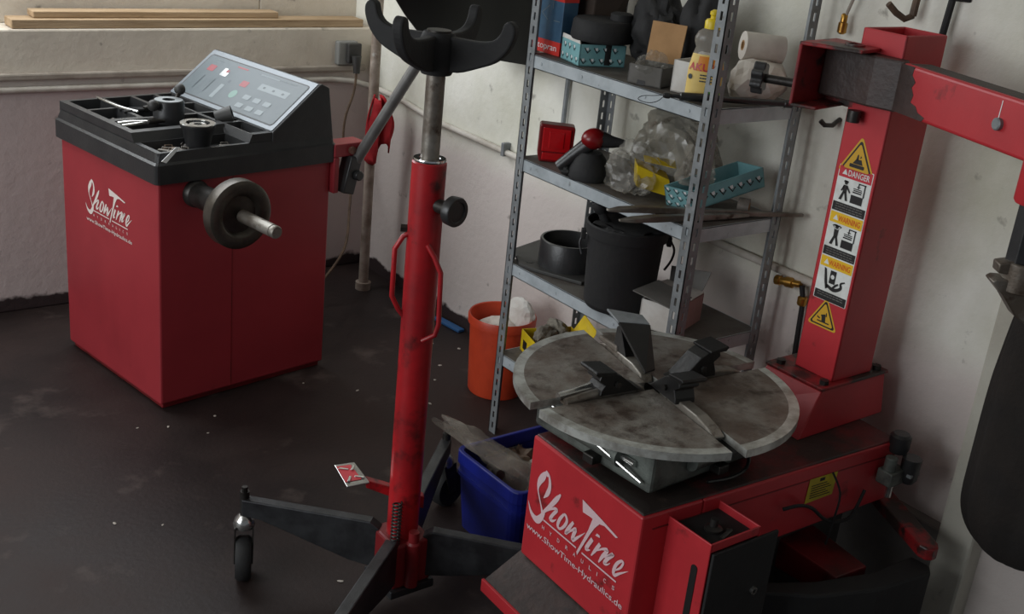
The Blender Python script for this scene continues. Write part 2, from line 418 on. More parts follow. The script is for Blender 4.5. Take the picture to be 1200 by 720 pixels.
LETS = [('H', 71.2), ('Y', 98.5), ('D', 126.7), ('R', 156.1), ('A', 183.6), ('U', 210.8), ('L', 237.5), ('I', 261.2), ('C', 286.4), ('S', 313.9)]
def logo(o, ex, ey, k):
    """lettering; o is the corner the millimetre coordinates start from"""
    mb = MB(); ex = Vector(ex); ey = Vector(ey); nrm = ex.cross(ey)
    q = k / 1000.0; o = Vector(o)
    for i, s in enumerate(STROKES):
        for quad in stroke_poly(smooth_pts(s)):
            mb.poly(quad, o + nrm * (0.0004 + 0.00002 * i), ex * q, ey * q)
    for p in POLYS: mb.poly(p, o + nrm * 0.0008, ex * q, ey * q)
    mb.poly(rect(68.2, 186.3, -178.3, -174.6), o + nrm * 0.0008, ex * q, ey * q)
    mb.poly(rect(205.9, 319.3, -179.0, -175.2), o + nrm * 0.0008, ex * q, ey * q)
    for ch, x in LETS: add_text(mb, ch, o + nrm * 0.0008 + ex * (x * q) + ey * (-198.8 * q), ex, ey, 13.0 * q, width=(2.2 if ch == 'I' else 8.0) * q, bold=0.01)
    add_text(mb, 'www.ShowTime-Hydraulics.de', o + nrm * 0.0008 + ex * (180.5 * q) + ey * (-225.8 * q), ex, ey, 20.0 * q, width=333.5 * q, bold=0.008)
    return mb

# ------------------------------------------------------------------ the room
XW, YW = 2.36, 3.95
mb = MB().bx(-3.2, 2.75, -2.2, 4.3, -0.1, 0.0)
struct(mb.build('floor', 'floor'))
mb = MB().bx(-3.2, 2.75, -2.2, 4.3, 2.9, 3.0)
struct(mb.build('ceiling', 'ceiling'))
# back wall: thick lower part with a ledge, thinner wall above it with a window opening
mb = MB().bx(-3.2, 2.6, YW, 4.3, 0, 0.966)
mb.bx(-3.2, 0.1, 4.08, 4.3, 0.966, 2.9).bx(1.95, 2.6, 4.08, 4.3, 0.966, 2.9).bx(0.1, 1.95, 4.08, 4.3, 2.35, 2.9).bx(0.1, 1.95, 4.08, 4.3, 0.966, 1.2)
struct(mb.build('wall_back', WB, bevel=0.006))
wn = struct(MB().bx(0.1, 0.15, 4.16, 4.22, 1.2, 2.35).bx(1.90, 1.95, 4.16, 4.22, 1.2, 2.35).bx(0.15, 1.9, 4.16, 4.22, 1.2, 1.25).bx(0.15, 1.9, 4.16, 4.22, 2.3, 2.35).bx(1.0, 1.05, 4.16, 4.22, 1.25, 2.3).build('window_1', 'pipe_white'))
MB().bx(0.15, 1.0, 4.185, 4.19, 1.25, 2.3).build('pane', 'window_glass', wn)
MB().bx(1.05, 1.9, 4.185, 4.19, 1.25, 2.3).build('pane', 'window_glass', wn)
# right wall
mb = MB().bx(XW, 2.6, -2.2, 4.3, 0, 2.9)
struct(mb.build('wall_right', WR))
mb = MB().bx(2.305, XW + 0.02, 1.105, 1.192, 0, 2.9)
struct(mb.build('trim_1', WP, bevel=0.008))
mb = MB().bx(XW - 0.03, XW + 0.01, 1.192, 1.80, 0, 0.27)
struct(mb.build('baseboard_right', 'plinth', bevel=0.006))

# ------------------------------------------------------------------ wall fixtures
def fixture(mb, name, m, label, cat, bevel=0, group=None):
    return tag(mb.build(name, m, bevel=bevel), label, cat, group)
mb = MB().bx(-1.2, 2.33, YW - 0.022, YW + 0.002, 0.805, 0.828)
fixture(mb, 'cable_duct', 'pipe_beige', 'flat beige cable duct along the back wall above the thin pipe', 'cable duct', 0.006)
mb = MB().tube([(-1.2, YW - 0.014, 0.775), (1.9, YW - 0.014, 0.775), (2.18, YW - 0.014, 0.776), (2.27, YW - 0.02, 0.768), (2.335, YW - 0.06, 0.752),
                (2.346, 3.70, 0.745), (2.346, 3.46, 0.719), (2.346, 2.98, 0.712), (2.346, 1.62, 0.709)], 0.011, 10)
fixture(mb, 'wall_conduit', 'pipe_white', 'thin pale conduit pipe running round the corner and along both walls', 'pipe')
for i, y in enumerate((3.02, 2.25)):
    mb = MB().bx(2.33, XW, y - 0.008, y + 0.008, 0.70, 0.745)
    fixture(mb, 'pipe_clip', 'galvanised', 'small metal clip holding the conduit on the right wall, ' + ('left of the shelf' if i == 0 else 'behind the shelf'), 'clip', 0.002, 'pipe clips')
mb = MB().cyl((2.346, 2.742, 0.86), (2.346, 2.742, 1.55), 0.008, 10)
fixture(mb, 'wall_rod', 'galvanised', 'thin grey vertical rod on the right wall above the red tail light', 'rod')
mb = MB().cyl((2.222, 3.685, 0), (2.222, 3.685, 2.9), 0.019, 16)
mb.cyl((2.222, 3.685, 0.0), (2.222, 3.685, 0.03), 0.03, 16)
fixture(mb, 'corner_pipe', 'pipe_rust', 'rusty grey vertical pipe standing in the room corner', 'pipe')
# planks
fixture(MB().bx(1.035, 2.325, 3.96, 4.045, 0.967, 0.996), 'wooden_plank', 'wood', 'long pale wooden plank lying on the back wall ledge, lower of two', 'plank', 0.003, 'planks on the ledge')
fixture(MB().bx(1.11, 1.98, 3.985, 4.055, 0.997, 1.018), 'wooden_plank', 'wood', 'shorter wooden plank lying on top of the long plank on the ledge', 'plank', 0.003, 'planks on the ledge')
# socket, plug and cable
t = thing('wall_socket', 'grey surface-mounted wall socket on the back wall near the corner', 'socket', (2.245, YW, 0.875))
MB().bx(-0.045, 0.04, -0.03, 0.002, -0.045, 0.045).build('back_box', 'grey_plastic', t, 0.006)
MB().bx(-0.012, 0.045, -0.05, -0.03, -0.035, 0.04).build('flap_cover', 'dark_grey', t, 0.005)
t = thing('power_cable', 'dark plug and cable hanging from the wall socket behind the balancer', 'cable', (2.262, YW - 0.06, 0.85))
MB().cyl((0, 0, 0.02), (0, -0.005, -0.045), 0.019, 14, r2=0.012).build('plug', 'dark_grey', t)
pts = smooth_pts([(0, -0.005, -0.045), (-0.012, -0.01, -0.12), (-0.05, -0.02, -0.22), (-0.055, -0.03, -0.34), (-0.03, -0.05, -0.44), (-0.08, -0.14, -0.54), (-0.16, -0.25, -0.66), (-0.3, -0.3, -0.78)], 5)
MB().tube(pts, 0.005, 6).build('cord', 'junk_brown', t)
# red rag hung on the corner pipe
mb = MB(); W_, H_ = 9, 12; vs = []
for j in range(H_ + 1):
    for i in range(W_ + 1):
        s_, h_ = i / W_, j / H_
        wd = 0.030 + 0.045 * math.sin(min(h_ * 1.35, 1) * PI * 0.72)
        x = 2.222 + (s_ - 0.30) * wd * 1.1; y = 3.655 - (s_ - 0.5) * wd * 0.55 + 0.014 * math.sin(s_ * 11 + h_ * 2)
        z = 0.765 - h_ * (0.22 + 0.04 * math.sin(s_ * 5 + 1)) + 0.01 * math.cos(s_ * 8)
        vs.append((x, y, z))
fs = [(j * (W_ + 1) + i, j * (W_ + 1) + i + 1, (j + 1) * (W_ + 1) + i + 1, (j + 1) * (W_ + 1) + i) for j in range(H_) for i in range(W_)]
mb.add(vs, fs, 0, True)
o = fixture(mb, 'red_rag', 'rag_red', 'bright red rag hanging from the corner pipe', 'rag')
so = o.modifiers.new('solid', 'SOLIDIFY'); so.thickness = 0.006

# hooks and hose ends on the right wall
t = thing('wall_hook', 'brown bent metal hook on the right wall above the red column', 'hook', (XW, 1.56, 1.42))
MB().tube([(-0.005, 0.01, 0.22), (-0.03, 0.01, 0.05), (-0.032, 0.012, -0.022)], 0.0085, 8).build('shank', 'junk_brown', t)
MB().tube([(-0.032, 0.012, -0.022), (-0.05, 0.018, -0.03), (-0.07, 0.03, -0.018), (-0.09, 0.04, 0.0)], 0.0075, 8).build('hook_tip', 'junk_brown', t)
mb = MB().tube([(XW - 0.025, 1.47, 1.62), (XW - 0.025, 1.487, 1.45), (XW - 0.025, 1.497, 1.30)], 0.008, 8)
mb.cyl((XW - 0.03, 1.487, 1.45), (XW, 1.46, 1.45), 0.006, 8)
fixture(mb, 'wall_bar', 'black_matte', 'dark upright metal bar on the right wall right of the hook', 'bar')
mb = MB().tube([(XW - 0.002, 1.73, 1.125), (XW - 0.03, 1.728, 1.112), (XW - 0.05, 1.735, 1.112), (XW - 0.06, 1.742, 1.122)], 0.006, 8)
fixture(mb, 'small_wall_hook', 'dark_steel', 'small dark hook on the right wall left of the red column', 'hook')
t = thing('air_hose_end', 'brass hose nozzle hanging on a thin grey hose beside the column top', 'hose', (XW - 0.03, 1.755, 1.36))
MB().tube([(0.01, -0.06, 0.30), (0, -0.03, 0.1), (0, -0.004, 0.012)], 0.004, 8).build('hose', 'pipe_beige', t)
MB().lathe([(0.005, 0.014), (0.008, 0.01), (0.008, -0.006), (0.011, -0.008), (0.011, -0.03), (0.006, -0.034), (0, -0.034)], n=12).build('nozzle', 'brass', t)
t = thing('brass_air_fitting', 'brass air line coupling on the wall left of the red column', 'air fitting', (XW - 0.02, 1.75, 0.686))
MB().lathe([(0.007, 0.0), (0.013, 0.0), (0.013, 0.014), (0.0105, 0.016), (0.0105, 0.03), (0.014, 0.032), (0.014, 0.052), (0.009, 0.054), (0.009, 0.075)], (-0.01, 0.055, 0), (0.1, -1, 0.15), 12).build('coupling', 'brass', t)
MB().tube([(-0.005, -0.025, 0.01), (-0.002, -0.035, -0.03), (-0.004, -0.04, -0.10), (-0.002, -0.045, -0.22), (-0.002, -0.05, -0.42)], 0.007, 8).build('hose', 'black_matte', t)
MB().lathe([(0.011, 0), (0.013, 0.004), (0.013, 0.02), (0.009, 0.024)], (-0.003, -0.033, -0.04), (0, 0, 1), 12).build('collar', 'brass', t)

# coat hanging at the right
mb = MB(); n, k = 40, 44; vs = []
for j in range(k + 1):
    h_ = (j / k) ** 1.7
    z = 0.345 + 0.85 * h_
    base = max(0.04, math.sqrt(max(0.0, 1 - (1 - min(h_ / 0.16, 1.0)) ** 2.2)))
    tap = 1.0 - 0.42 * max(0, (h_ - 0.45) / 0.55) ** 1.3
    for i in range(n):
        a = 2 * PI * i / n
        f = 1 + 0.06 * math.sin(5 * a + 3 * h_) + 0.035 * math.sin(11 * a - 5 * h_) + 0.03 * noise.noise(Vector((math.cos(a) * 2, math.sin(a) * 2, h_ * 5)))
        vs.append((2.215 + 0.062 * base * tap * f * math.cos(a), 0.985 + 0.005 * h_ + 0.128 * base * tap * f * math.sin(a), z))
fs = [(j * n + i, j * n + (i + 1) % n, (j + 1) * n + (i + 1) % n, (j + 1) * n + i) for j in range(k) for i in range(n)]
fs += [list(range(n))[::-1], [k * n + i for i in range(n)]]
mb.add(vs, fs, 0, True)
fixture(mb, 'hanging_coat', 'coat', 'dark brown coat hanging at the right edge in front of the pilaster', 'coat')
mb = MB().cyl((XW + 0.005, 0.99, 1.2), (2.20, 0.99, 1.2), 0.007, 8)
mb.tube([(2.20, 0.99, 1.2), (2.185, 0.99, 1.2), (2.18, 0.99, 1.22)], 0.007, 8)
fixture(mb, 'coat_peg', 'dark_steel', 'steel peg in the right wall that carries the coat', 'hook')

# ------------------------------------------------------------------ wheel balancer (local: u along its shaft side, v into depth)
bal = thing('wheel_balancer', 'red wheel balancer with black tool tray and sloped display panel', 'wheel balancer', (1.153, 3.028, 0), R(8.6))
b = MB().bx(0, 0.592, 0, 0.578, 0.018, 0.715)
cab = b.build('cabinet', 'red_balancer', bal, 0.006)
MB().bx(0.012, 0.585, 0.012, 0.57, 0.0, 0.018).build('plinth', 'red_dark', bal, 0.003)
MB().bx(0.2385, 0.2405, -0.0008, 0.004, 0.02, 0.714).build('panel_seam', 'red_dark', cab)
logo((0.0, 0.4266 + 0.0137 * 0.826, 0.4784 + 0.2258 * 0.826), (0, -1, 0), (0, 0, 1), 0.826).build('lettering', 'print_cream', cab)
# tray lid: skirt, rim and pocketed top
mb = MB()
def ring(poly_a, za, poly_b, zb):
    n = len(poly_a)
    mb.add([(p[0], p[1], za) for p in poly_a] + [(p[0], p[1], zb) for p in poly_b], [(i, (i + 1) % n, n + (i + 1) % n, n + i) for i in range(n)], 0, False)
o0 = rrect(-0.014, 0.604, -0.014, 0.592, 0.012, 3); o1 = rrect(-0.008, 0.60, -0.008, 0.586, 0.012, 3); o2 = rrect(-0.002, 0.598, -0.002, 0.580, 0.014, 3)
ring(o0, 0.702, o0, 0.756); ring(o0, 0.756, o1, 0.762); ring(o1, 0.762, o2, 0.788)
mb.add([(p[0], p[1], 0.702) for p in o0], [list(range(len(o0)))])
POCK = [(0.022, 0.125, 0.445, 0.562, 0.045), (0.138, 0.225, 0.415, 0.562, 0.045), (0.238, 0.305, 0.445, 0.562, 0.04), (0.318, 0.37, 0.43, 0.562, 0.04),
        (0.022, 0.112, 0.312, 0.432, 0.03), (0.125, 0.30, 0.30, 0.402, 0.03), (0.022, 0.295, 0.175, 0.285, 0.032), (0.308, 0.366, 0.30, 0.418, 0.03), (0.308, 0.366, 0.165, 0.287, 0.03),
        (0.016, 0.292, 0.012, 0.125, 0.026), (0.308, 0.366, 0.02, 0.150, 0.04)]
def tray_z(u, v):
    for (a, b_, c, d, dep) in POCK:
        if a <= u <= b_ and c <= v <= d:
            e = min(u - a, b_ - u, v - c, d - v)
            top = tray_top(u, v)
            return top - dep * min(1, e / 0.006)
    return tray_top(u, v)
def tray_top(u, v):
    lowv = 0.788; hi = 0.813
    t_ = min(max((v - 0.128) / 0.018, 0), 1)
    t2 = min(max((u - 0.292) / 0.012, 0), 1)
    return lowv + (hi - lowv) * max(t_, t2)
us = sorted(set([0, 0.38] + [round(x, 4) for p in POCK for x in (p[0], p[0] + 0.006, p[1] - 0.006, p[1])] + [0.292, 0.304] + [0.02 * i for i in range(19)]))
vs_ = sorted(set([0.0, 0.578] + [round(x, 4) for p in POCK for x in (p[2], p[2] + 0.006, p[3] - 0.006, p[3])] + [0.128, 0.146] + [0.02 * i for i in range(29)]))
gv = [(u, v, tray_z(u, v)) for v in vs_ for u in us]
nu = len(us)
gf = [(j * nu + i, j * nu + i + 1, (j + 1) * nu + i + 1, (j + 1) * nu + i) for j in range(len(vs_) - 1) for i in range(nu - 1)]
mb.add(gv, gf)
# walls closing the rim down to the skirt
for (p0, p1) in (((0, 0), (0.38, 0)), ((0, 0), (0, 0.578)), ((0, 0.578), (0.38, 0.578))):
    L_ = [u for u in us] if p0[1] == p1[1] else [v for v in vs_]
    top = [(x, p0[1], tray_z(x, p0[1])) if p0[1] == p1[1] else (p0[0], x, tray_z(p0[0], x)) for x in L_]
    bot = [(q[0], q[1], 0.76) for q in top]; n = len(top)
    mb.add(top + bot, [(i, i + 1, n + i + 1, n + i) for i in range(n - 1)])
lid = mb.build('tool_tray', 'black_plastic', bal)
# display housing
hp = [(0.372, 0.74), (0.372, 0.813), (0.536, 0.941), (0.548, 0.945), (0.574, 0.932), (0.600, 0.74)]
house = MB().prism(hp, (0, -0.004, 0), (1, 0, 0), (0, 0, 1), (0, 1, 0), 0.586).build('display_housing', 'black_plastic', bal, 0.004)
dl = math.hypot(0.164, 0.128); ey = Vector((0.164, 0, 0.128)) / dl; ex = Vector((0, -1, 0)); od = Vector((0.372, 0.578, 0.813))
nn = ex.cross(ey)
MB().prism(rrect(0.0, 0.574, 0.002, dl + 0.004, 0.006), od, ex, ey, nn, 0.0022).build('bezel', 'bezel', house, 0.0015)
W_, H_ = 0.54, dl - 0.03; sx0, sy0 = 0.016, 0.016
mb = MB().prism(rrect(sx0, sx0 + W_, sy0, sy0 + H_, 0.012), od + nn * 0.0022, ex, ey, nn, 0.0006, 0)
mb.prism(rrect(sx0 + 0.004, sx0 + W_ - 0.004, sy0 + 0.004, sy0 + H_ - 0.004, 0.01), od + nn * 0.0028, ex, ey, nn, 0.0004, 1)
oo = od + nn * 0.0036
def dp(a, b_, w_, h_, m): mb.poly(rrect(sx0 + a * W_ - w_ / 2, sx0 + a * W_ + w_ / 2, sy0 + b_ * H_ - h_ / 2, sy0 + b_ * H_ + h_ / 2, 0.003, 2), oo, ex, ey, m)
dp(0.115, 0.70, 0.036, 0.026, 2); dp(0.50, 0.60, 0.036, 0.024, 2)
dp(0.245, 0.70, 0.018, 0.032, 3); dp(0.262, 0.66, 0.036, 0.018, 3)
dp(0.275, 0.735, 0.014, 0.012, 2)
for a in (0.12, 0.235): dp(a, 0.33, 0.003, 0.06, 5)
dp(0.34, 0.28, 0.02, 0.06, 4); dp(0.365, 0.55, 0.012, 0.012, 5)
dp(0.37, 0.90, 0.06, 0.006, 2); dp(0.12, 0.90, 0.05, 0.004, 4); dp(0.65, 0.90, 0.1, 0.005, 4); dp(0.82, 0.92, 0.08, 0.004, 4)
mb.poly(circ(sx0 + 0.49 * W_, sy0 + 0.33 * H_, 0.017), oo, ex, ey, 6)
dp(0.77, 0.66, 0.15, 0.026, 4)
oo = od + nn * 0.004
for a in (0.68, 0.77, 0.86): dp(a, 0.66, 0.012, 0.008, 5)
for r_ in range(2):
    for a in (0.62, 0.72, 0.82): dp(a, 0.36 - 0.2 * r_, 0.034, 0.018, 4)
mb.build('control_panel', ['print_black', 'screen', 'print_dim_red', 'print_white', 'print_faint', 'print_dark', 'print_green'], house)
# shaft
MB().lathe([(0.0, 0.004), (0.040, 0.002), (0.040, -0.012), (0.034, -0.02), (0.036, -0.10), (0.040, -0.15), (0.055, -0.175), (0.085, -0.19), (0.085, -0.192)][::-1], (0.115, 0, 0.661), (0, 1, 0), 32).build('shaft_housing', 'dark_steel', bal)
fl = MB().lathe([(0.0, -0.226), (0.030, -0.226), (0.052, -0.224), (0.060, -0.238), (0.066, -0.241), (0.088, -0.240), (0.096, -0.234), (0.097, -0.200), (0.09, -0.188), (0.0, -0.188)], (0.115, 0, 0.661), (0, 1, 0), 40).build('flange', 'flange_steel', bal)
MB().lathe([(0.0, -0.403), (0.0155, -0.402), (0.018, -0.398), (0.018, -0.39), (0.0165, -0.389), (0.0165, -0.384), (0.018, -0.383), (0.018, -0.24), (0.0, -0.24)], (0.115, 0, 0.661), (0, 1, 0), 20).build('threaded_shaft', 'worn_steel', bal)
# guard pivot bracket, tube and hood
br = MB().bx(0.592, 0.715, -0.02, 0.05, 0.715, 0.757).bx(0.592, 0.612, -0.02, 0.06, 0.60, 0.715).build('guard_bracket', 'red_balancer', bal, 0.004)
MB().cyl((0.655, -0.03, 0.735), (0.655, -0.018, 0.735), 0.012, 14).build('bolt', 'gold_knob', br)
gp = MB().box((0.655, -0.01, 0.655), (0.045, 0.05, 0.12), 0, Matrix.Rotation(R(14), 3, 'Y')).cyl((0.672, -0.05, 0.655), (0.672, 0.03, 0.655), 0.016, 14)
gp.build('pivot_block', 'black_plastic', bal, 0.004)
A_ = Vector((0.669, 0.0, 0.662)); B_ = Vector((0.754, -0.2, 1.045)); D_ = (B_ - A_)
MB().cyl(A_ - D_ * 0.12, B_ + D_ * 0.35, 0.0175, 16).build('guard_tube', 'guard_grey', bal)
hs = [(0.50, 1.33), (0.563, 1.239), (0.600, 1.197), (0.645, 1.155), (0.70, 1.112), (0.745, 1.092), (0.79, 1.08), (0.95, 1.056), (1.11, 1.03), (1.135, 1.06), (1.14, 1.25), (1.10, 1.42), (0.98, 1.56), (0.82, 1.62), (0.66, 1.59), (0.54, 1.48)]
mb = MB().prism(hs, (0, -0.3, 0), (1, 0, 0), (0, 0, 1), (0, 1, 0), 0.006)
rim = hs[8:] + hs[:1]
ri = [(0.985 * (x - 0.82) + 0.82, 0.985 * (z - 1.33) + 1.33) for x, z in rim]
for i in range(len(rim) - 1):
    mb.hexa([(rim[i][0], -0.294, rim[i][1]), (rim[i + 1][0], -0.294, rim[i + 1][1]), (ri[i + 1][0], -0.294, ri[i + 1][1]), (ri[i][0], -0.294, ri[i][1])],
            [(rim[i][0], -0.07, rim[i][1]), (rim[i + 1][0], -0.07, rim[i + 1][1]), (ri[i + 1][0], -0.07, ri[i + 1][1]), (ri[i][0], -0.07, ri[i][1])])
mb.build('guard_hood', 'black_shiny', bal)

def on_bal(u, v, z):
    a = R(8.6); return (1.153 + u * math.cos(a) - v * math.sin(a), 3.028 + u * math.sin(a) + v * math.cos(a), z)
# tools on the tray
t = thing('quick_release_nut', 'dark quick release hub nut with two ball handles on the balancer tray', 'hub nut', on_bal(0.198, 0.283, 0.797), R(8.6))
MB().lathe([(0.0, 0.0), (0.046, 0.0), (0.046, 0.06), (0.043, 0.066), (0.018, 0.066), (0.018, 0.03), (0, 0.03)], n=32).build('nut_body', 'black_plastic', t)
MB().lathe([(0.019, 0.066), (0.041, 0.0662), (0.041, 0.0675), (0.019, 0.0675), (0.019, 0.066)], n=32, caps=False).build('nut_face', 'galvanised', t)
for s_, (bx_, by_, bz_) in enumerate(((0.055, 0.03, 0.088), (-0.062, -0.02, 0.058))):
    MB().cyl((bx_ * 0.55, by_ * 0.55, 0.045), (bx_, by_, bz_), 0.007, 10).build('handle_rod', 'dark_steel', t)
    MB().lathe([(0, -0.017)] + [(0.017 * math.cos(R(a)), 0.017 * math.sin(R(a))) for a in range(-75, 90, 15)] + [(0, 0.017)], (bx_, by_, bz_), n=18).build('ball_grip', 'dark_grey', t)
t = thing('centring_cone', 'black tapered centring cup with a pale metal rim on the balancer tray', 'centring cone', on_bal(0.17, 0.075, 0.763), R(8.6)); t.scale.z = 0.84
MB().lathe([(0.0, 0.0), (0.030, 0.0), (0.033, 0.01), (0.045, 0.075), (0.050, 0.083), (0.050, 0.092), (0.034, 0.092), (0.030, 0.06), (0, 0.06)], n=32).build('cup', 'black_plastic', t)
MB().lathe([(0.034, 0.092), (0.050, 0.0921), (0.051, 0.094), (0.050, 0.096), (0.034, 0.096), (0.034, 0.092)], n=32, caps=False).build('rim', 'bright_steel', t)
MB().lathe([(0.012, 0.085), (0.024, 0.085), (0.024, 0.091), (0.012, 0.091), (0.012, 0.085)], n=24, caps=False).build('inner_ring', 'bright_steel', t)
t = thing('rubber_sleeve', 'short black rubber sleeve lying tilted near the display panel', 'sleeve', on_bal(0.335, 0.20, 0.783), R(8.6))
MB().lathe([(0.0, -0.025), (0.021, -0.025), (0.023, 0.0), (0.026, 0.026), (0.016, 0.026), (0.014, 0.01), (0, 0.01)], (0, 0, 0.038), (0.7, -0.5, 0.28), 24).build('sleeve_body', 'dark_grey', t)
def pliers(label, p0, p1, col, sc_=1.0):
    d = Vector(p1) - Vector(p0); a = math.atan2(d.y, d.x); L_ = d.length
    t = thing('weight_pliers', label, 'pliers', p0, a, 'pliers on the balancer tray')
    for s_ in (-1, 1):
        MB().tube(smooth_pts([(0, s_ * 0.016 * sc_, 0.006), (L_ * 0.25, s_ * 0.015 * sc_, 0.008), (L_ * 0.5, s_ * 0.008, 0.008), (L_ * 0.66, 0, 0.007 + 0.002 * s_)], 4), [0.005] * 12 + [0.004], 8).build('handle', col, t)
    MB().tube([(L_ * 0.62, 0.0, 0.008), (L_ * 0.75, 0.004, 0.008), (L_, 0.0, 0.008)], [0.009, 0.01, 0.004], 10).build('jaw', 'dark_steel', t)
    return t
pliers('wheel weight pliers with bright handles lying across the front pocket', on_bal(0.02, 0.245, 0.806), on_bal(0.155, 0.232, 0.806), 'bright_steel')
pliers('black handled pliers lying behind the hub nut', on_bal(0.105, 0.395, 0.806), on_bal(0.215, 0.385, 0.806), 'black_matte')
mb = MB().tube(smooth_pts([on_bal(0.112, 0.56, 0.819), on_bal(0.108, 0.50, 0.82), on_bal(0.115, 0.42, 0.818), on_bal(0.14, 0.36, 0.815)], 5), 0.004, 8)
fixture(mb, 'caliper_arm', 'bright_steel', 'curved bright metal rod lying over the rear tray pockets', 'rod')
mb = MB().hexa([on_bal(-0.002, -0.022, 0.772), on_bal(0.012, -0.022, 0.766), on_bal(0.012, -0.024, 0.766), on_bal(-0.002, -0.024, 0.772)],
               [on_bal(0.052, -0.004, 0.802), on_bal(0.066, -0.002, 0.80), on_bal(0.066, -0.004, 0.80), on_bal(0.052, -0.006, 0.802)])
fixture(mb, 'paper_strip', 'print_white', 'white paper strip hanging over the front edge of the tray', 'strip')
random.seed(4)
wt = [('blue', 0.185, 0.092, 'tool_blue'), ('grey', 0.06, 0.07, 'junk_grey'), ('brown', 0.085, 0.085, 'junk_brown'), ('grey', 0.11, 0.05, 'junk_grey'), ('pale', 0.075, 0.045, 'chip'), ('grey', 0.245, 0.05, 'junk_grey'), ('dark', 0.14, 0.09, 'junk_dark')]
names = ['blue clip-on wheel weight', 'grey wheel weight nearest the tray corner', 'brown wheel weight', 'grey wheel weight beside the cup', 'pale wheel weight', 'grey wheel weight right of the cup', 'dark wheel weight']
for (q, u, v, m), nm in zip(wt, names):
    mb = MB().box((0, 0, 0.008), (0.035 if q != 'blue' else 0.05, 0.012, 0.012), 0).tube([(-0.01, 0.006, 0.012), (-0.01, 0.012, 0.018), (0.01, 0.012, 0.018), (0.01, 0.006, 0.012)], 0.002, 6)
    o = mb.build('wheel_weight', m, None, 0.003, loc=on_bal(u, v, 0.7625), rotz=random.uniform(-1, 1.2)); tag(o, nm + ' in the front tray pocket', 'wheel weight', 'weights in the tray')
for i, (u, v, m, nm) in enumerate(((0.06, 0.35, 'junk_grey', 'grey'), (0.085, 0.345, 'tool_blue', 'blue'))):
    mb = MB().box((0, 0, 0.008), (0.03, 0.014, 0.014)).box((0, 0.009, 0.012), (0.012, 0.006, 0.016))
    tag(mb.build('wheel_weight', m, None, 0.003, loc=on_bal(u, v, 0.783), rotz=0.4 + i), 'small %s wheel weight in the second left tray pocket' % nm, 'wheel weight', 'weights in the tray')
mb = MB().blob((0, 0, 0.014), (0.022, 0.012, 0.012), 0.2, 3, 2, 3)
tag(mb.build('plastic_plug', 'print_white', None, loc=on_bal(0.325, 0.115, 0.776), rotz=-0.8), 'small white plastic plug in the pocket below the display', 'plug')

# ------------------------------------------------------------------ transmission jack
jx, jy = 1.281, 1.894
jack = thing('transmission_jack', 'tall red hydraulic transmission jack with four-pronged black saddle', 'jack', (jx, jy, 0))
rr = Vector((0.80, -0.60, 0)); fr = Vector((-0.60, -0.80, 0))
MB().lathe([(0.0, 0.055), (0.0355, 0.055), (0.0355, 1.055), (0.033, 1.058), (0.022, 1.058)], n=32).build('cylinder', 'red_jack', jack)
MB().lathe([(0.022, 1.058), (0.033, 1.058), (0.034, 1.061), (0.033, 1.064), (0.022, 1.064), (0.021, 1.060)], n=28, caps=False).build('seal_ring', 'chrome', jack)
MB().cyl((0, 0, 0.9), (0, 0, 1.275), 0.019, 24).build('ram', 'worn_steel', jack)
sad = MB().lathe([(0.0, 1.222), (0.030, 1.222), (0.036, 1.235), (0.036, 1.29), (0.030, 1.303), (0, 1.303)], n=24).build('saddle', 'black_matte', jack)
sad.location.z = 0.011
MB().lathe([(0.0, 1.303), (0.024, 1.303), (0.024, 1.307), (0, 1.307)], n=24).build('saddle_pin', 'dark_steel', sad)
prof = [(0.010, 1.232), (0.05, 1.232), (0.090, 1.246), (0.125, 1.262), (0.150, 1.286), (0.163, 1.314), (0.163, 1.334), (0.152, 1.344), (0.140, 1.338), (0.134, 1.320), (0.122, 1.306), (0.10, 1.299), (0.07, 1.297), (0.010, 1.299)]
pp = smooth_pts([(a, b_) for a, b_ in prof], 3)
for a in (-62, 118, 28, 208):
    d = Vector((math.cos(R(a)), math.sin(R(a)), 0)); q = Vector((-d.y, d.x, 0))
    MB().prism(pp, q * -0.011, d, (0, 0, 1), q, 0.022).build('prong', 'black_matte', sad, 0.004)
# clamp knob
kd = (rr * 0.75 + fr * 0.66).normalized()
kc = Vector((0, 0, 0.972))
MB().cyl(kc + kd * 0.03, kc + kd * 0.07, 0.0145, 16).build('knob_stem', 'dark_steel', jack)
MB().lathe([(0.0, 0.064), (0.022, 0.064), (0.030, 0.069), (0.031, 0.086), (0.029, 0.089), (0.022, 0.089), (0.020, 0.086), (0, 0.086)], kc, kd, 28).build('knob', 'black_plastic', jack)
bq = -rr * 0.036; MB().cyl((bq.x * 0.9, bq.y * 0.9, 0.911), (bq.x * 1.35, bq.y * 1.35, 0.911), 0.009, 6, smooth=False).build('bolt', 'dark_steel', jack)
def hp_(a, b_, z): q = rr * a + fr * b_; return (q.x, q.y, z)
MB().tube([hp_(-0.03, 0.01, 0.904), hp_(-0.042, 0.012, 0.897), hp_(-0.057, 0.015, 0.870), hp_(-0.057, 0.015, 0.765), hp_(-0.042, 0.012, 0.735), hp_(-0.03, 0.01, 0.72)], 0.0055, 10).build('handle', 'red_jack', jack)
MB().tube([hp_(0.010, 0.033, 0.890), hp_(0.026, 0.041, 0.868), hp_(0.042, 0.045, 0.836), hp_(0.046, 0.045, 0.722), hp_(0.040, 0.043, 0.697), hp_(0.014, 0.035, 0.678)], 0.0055, 10).build('handle', 'red_jack', jack)
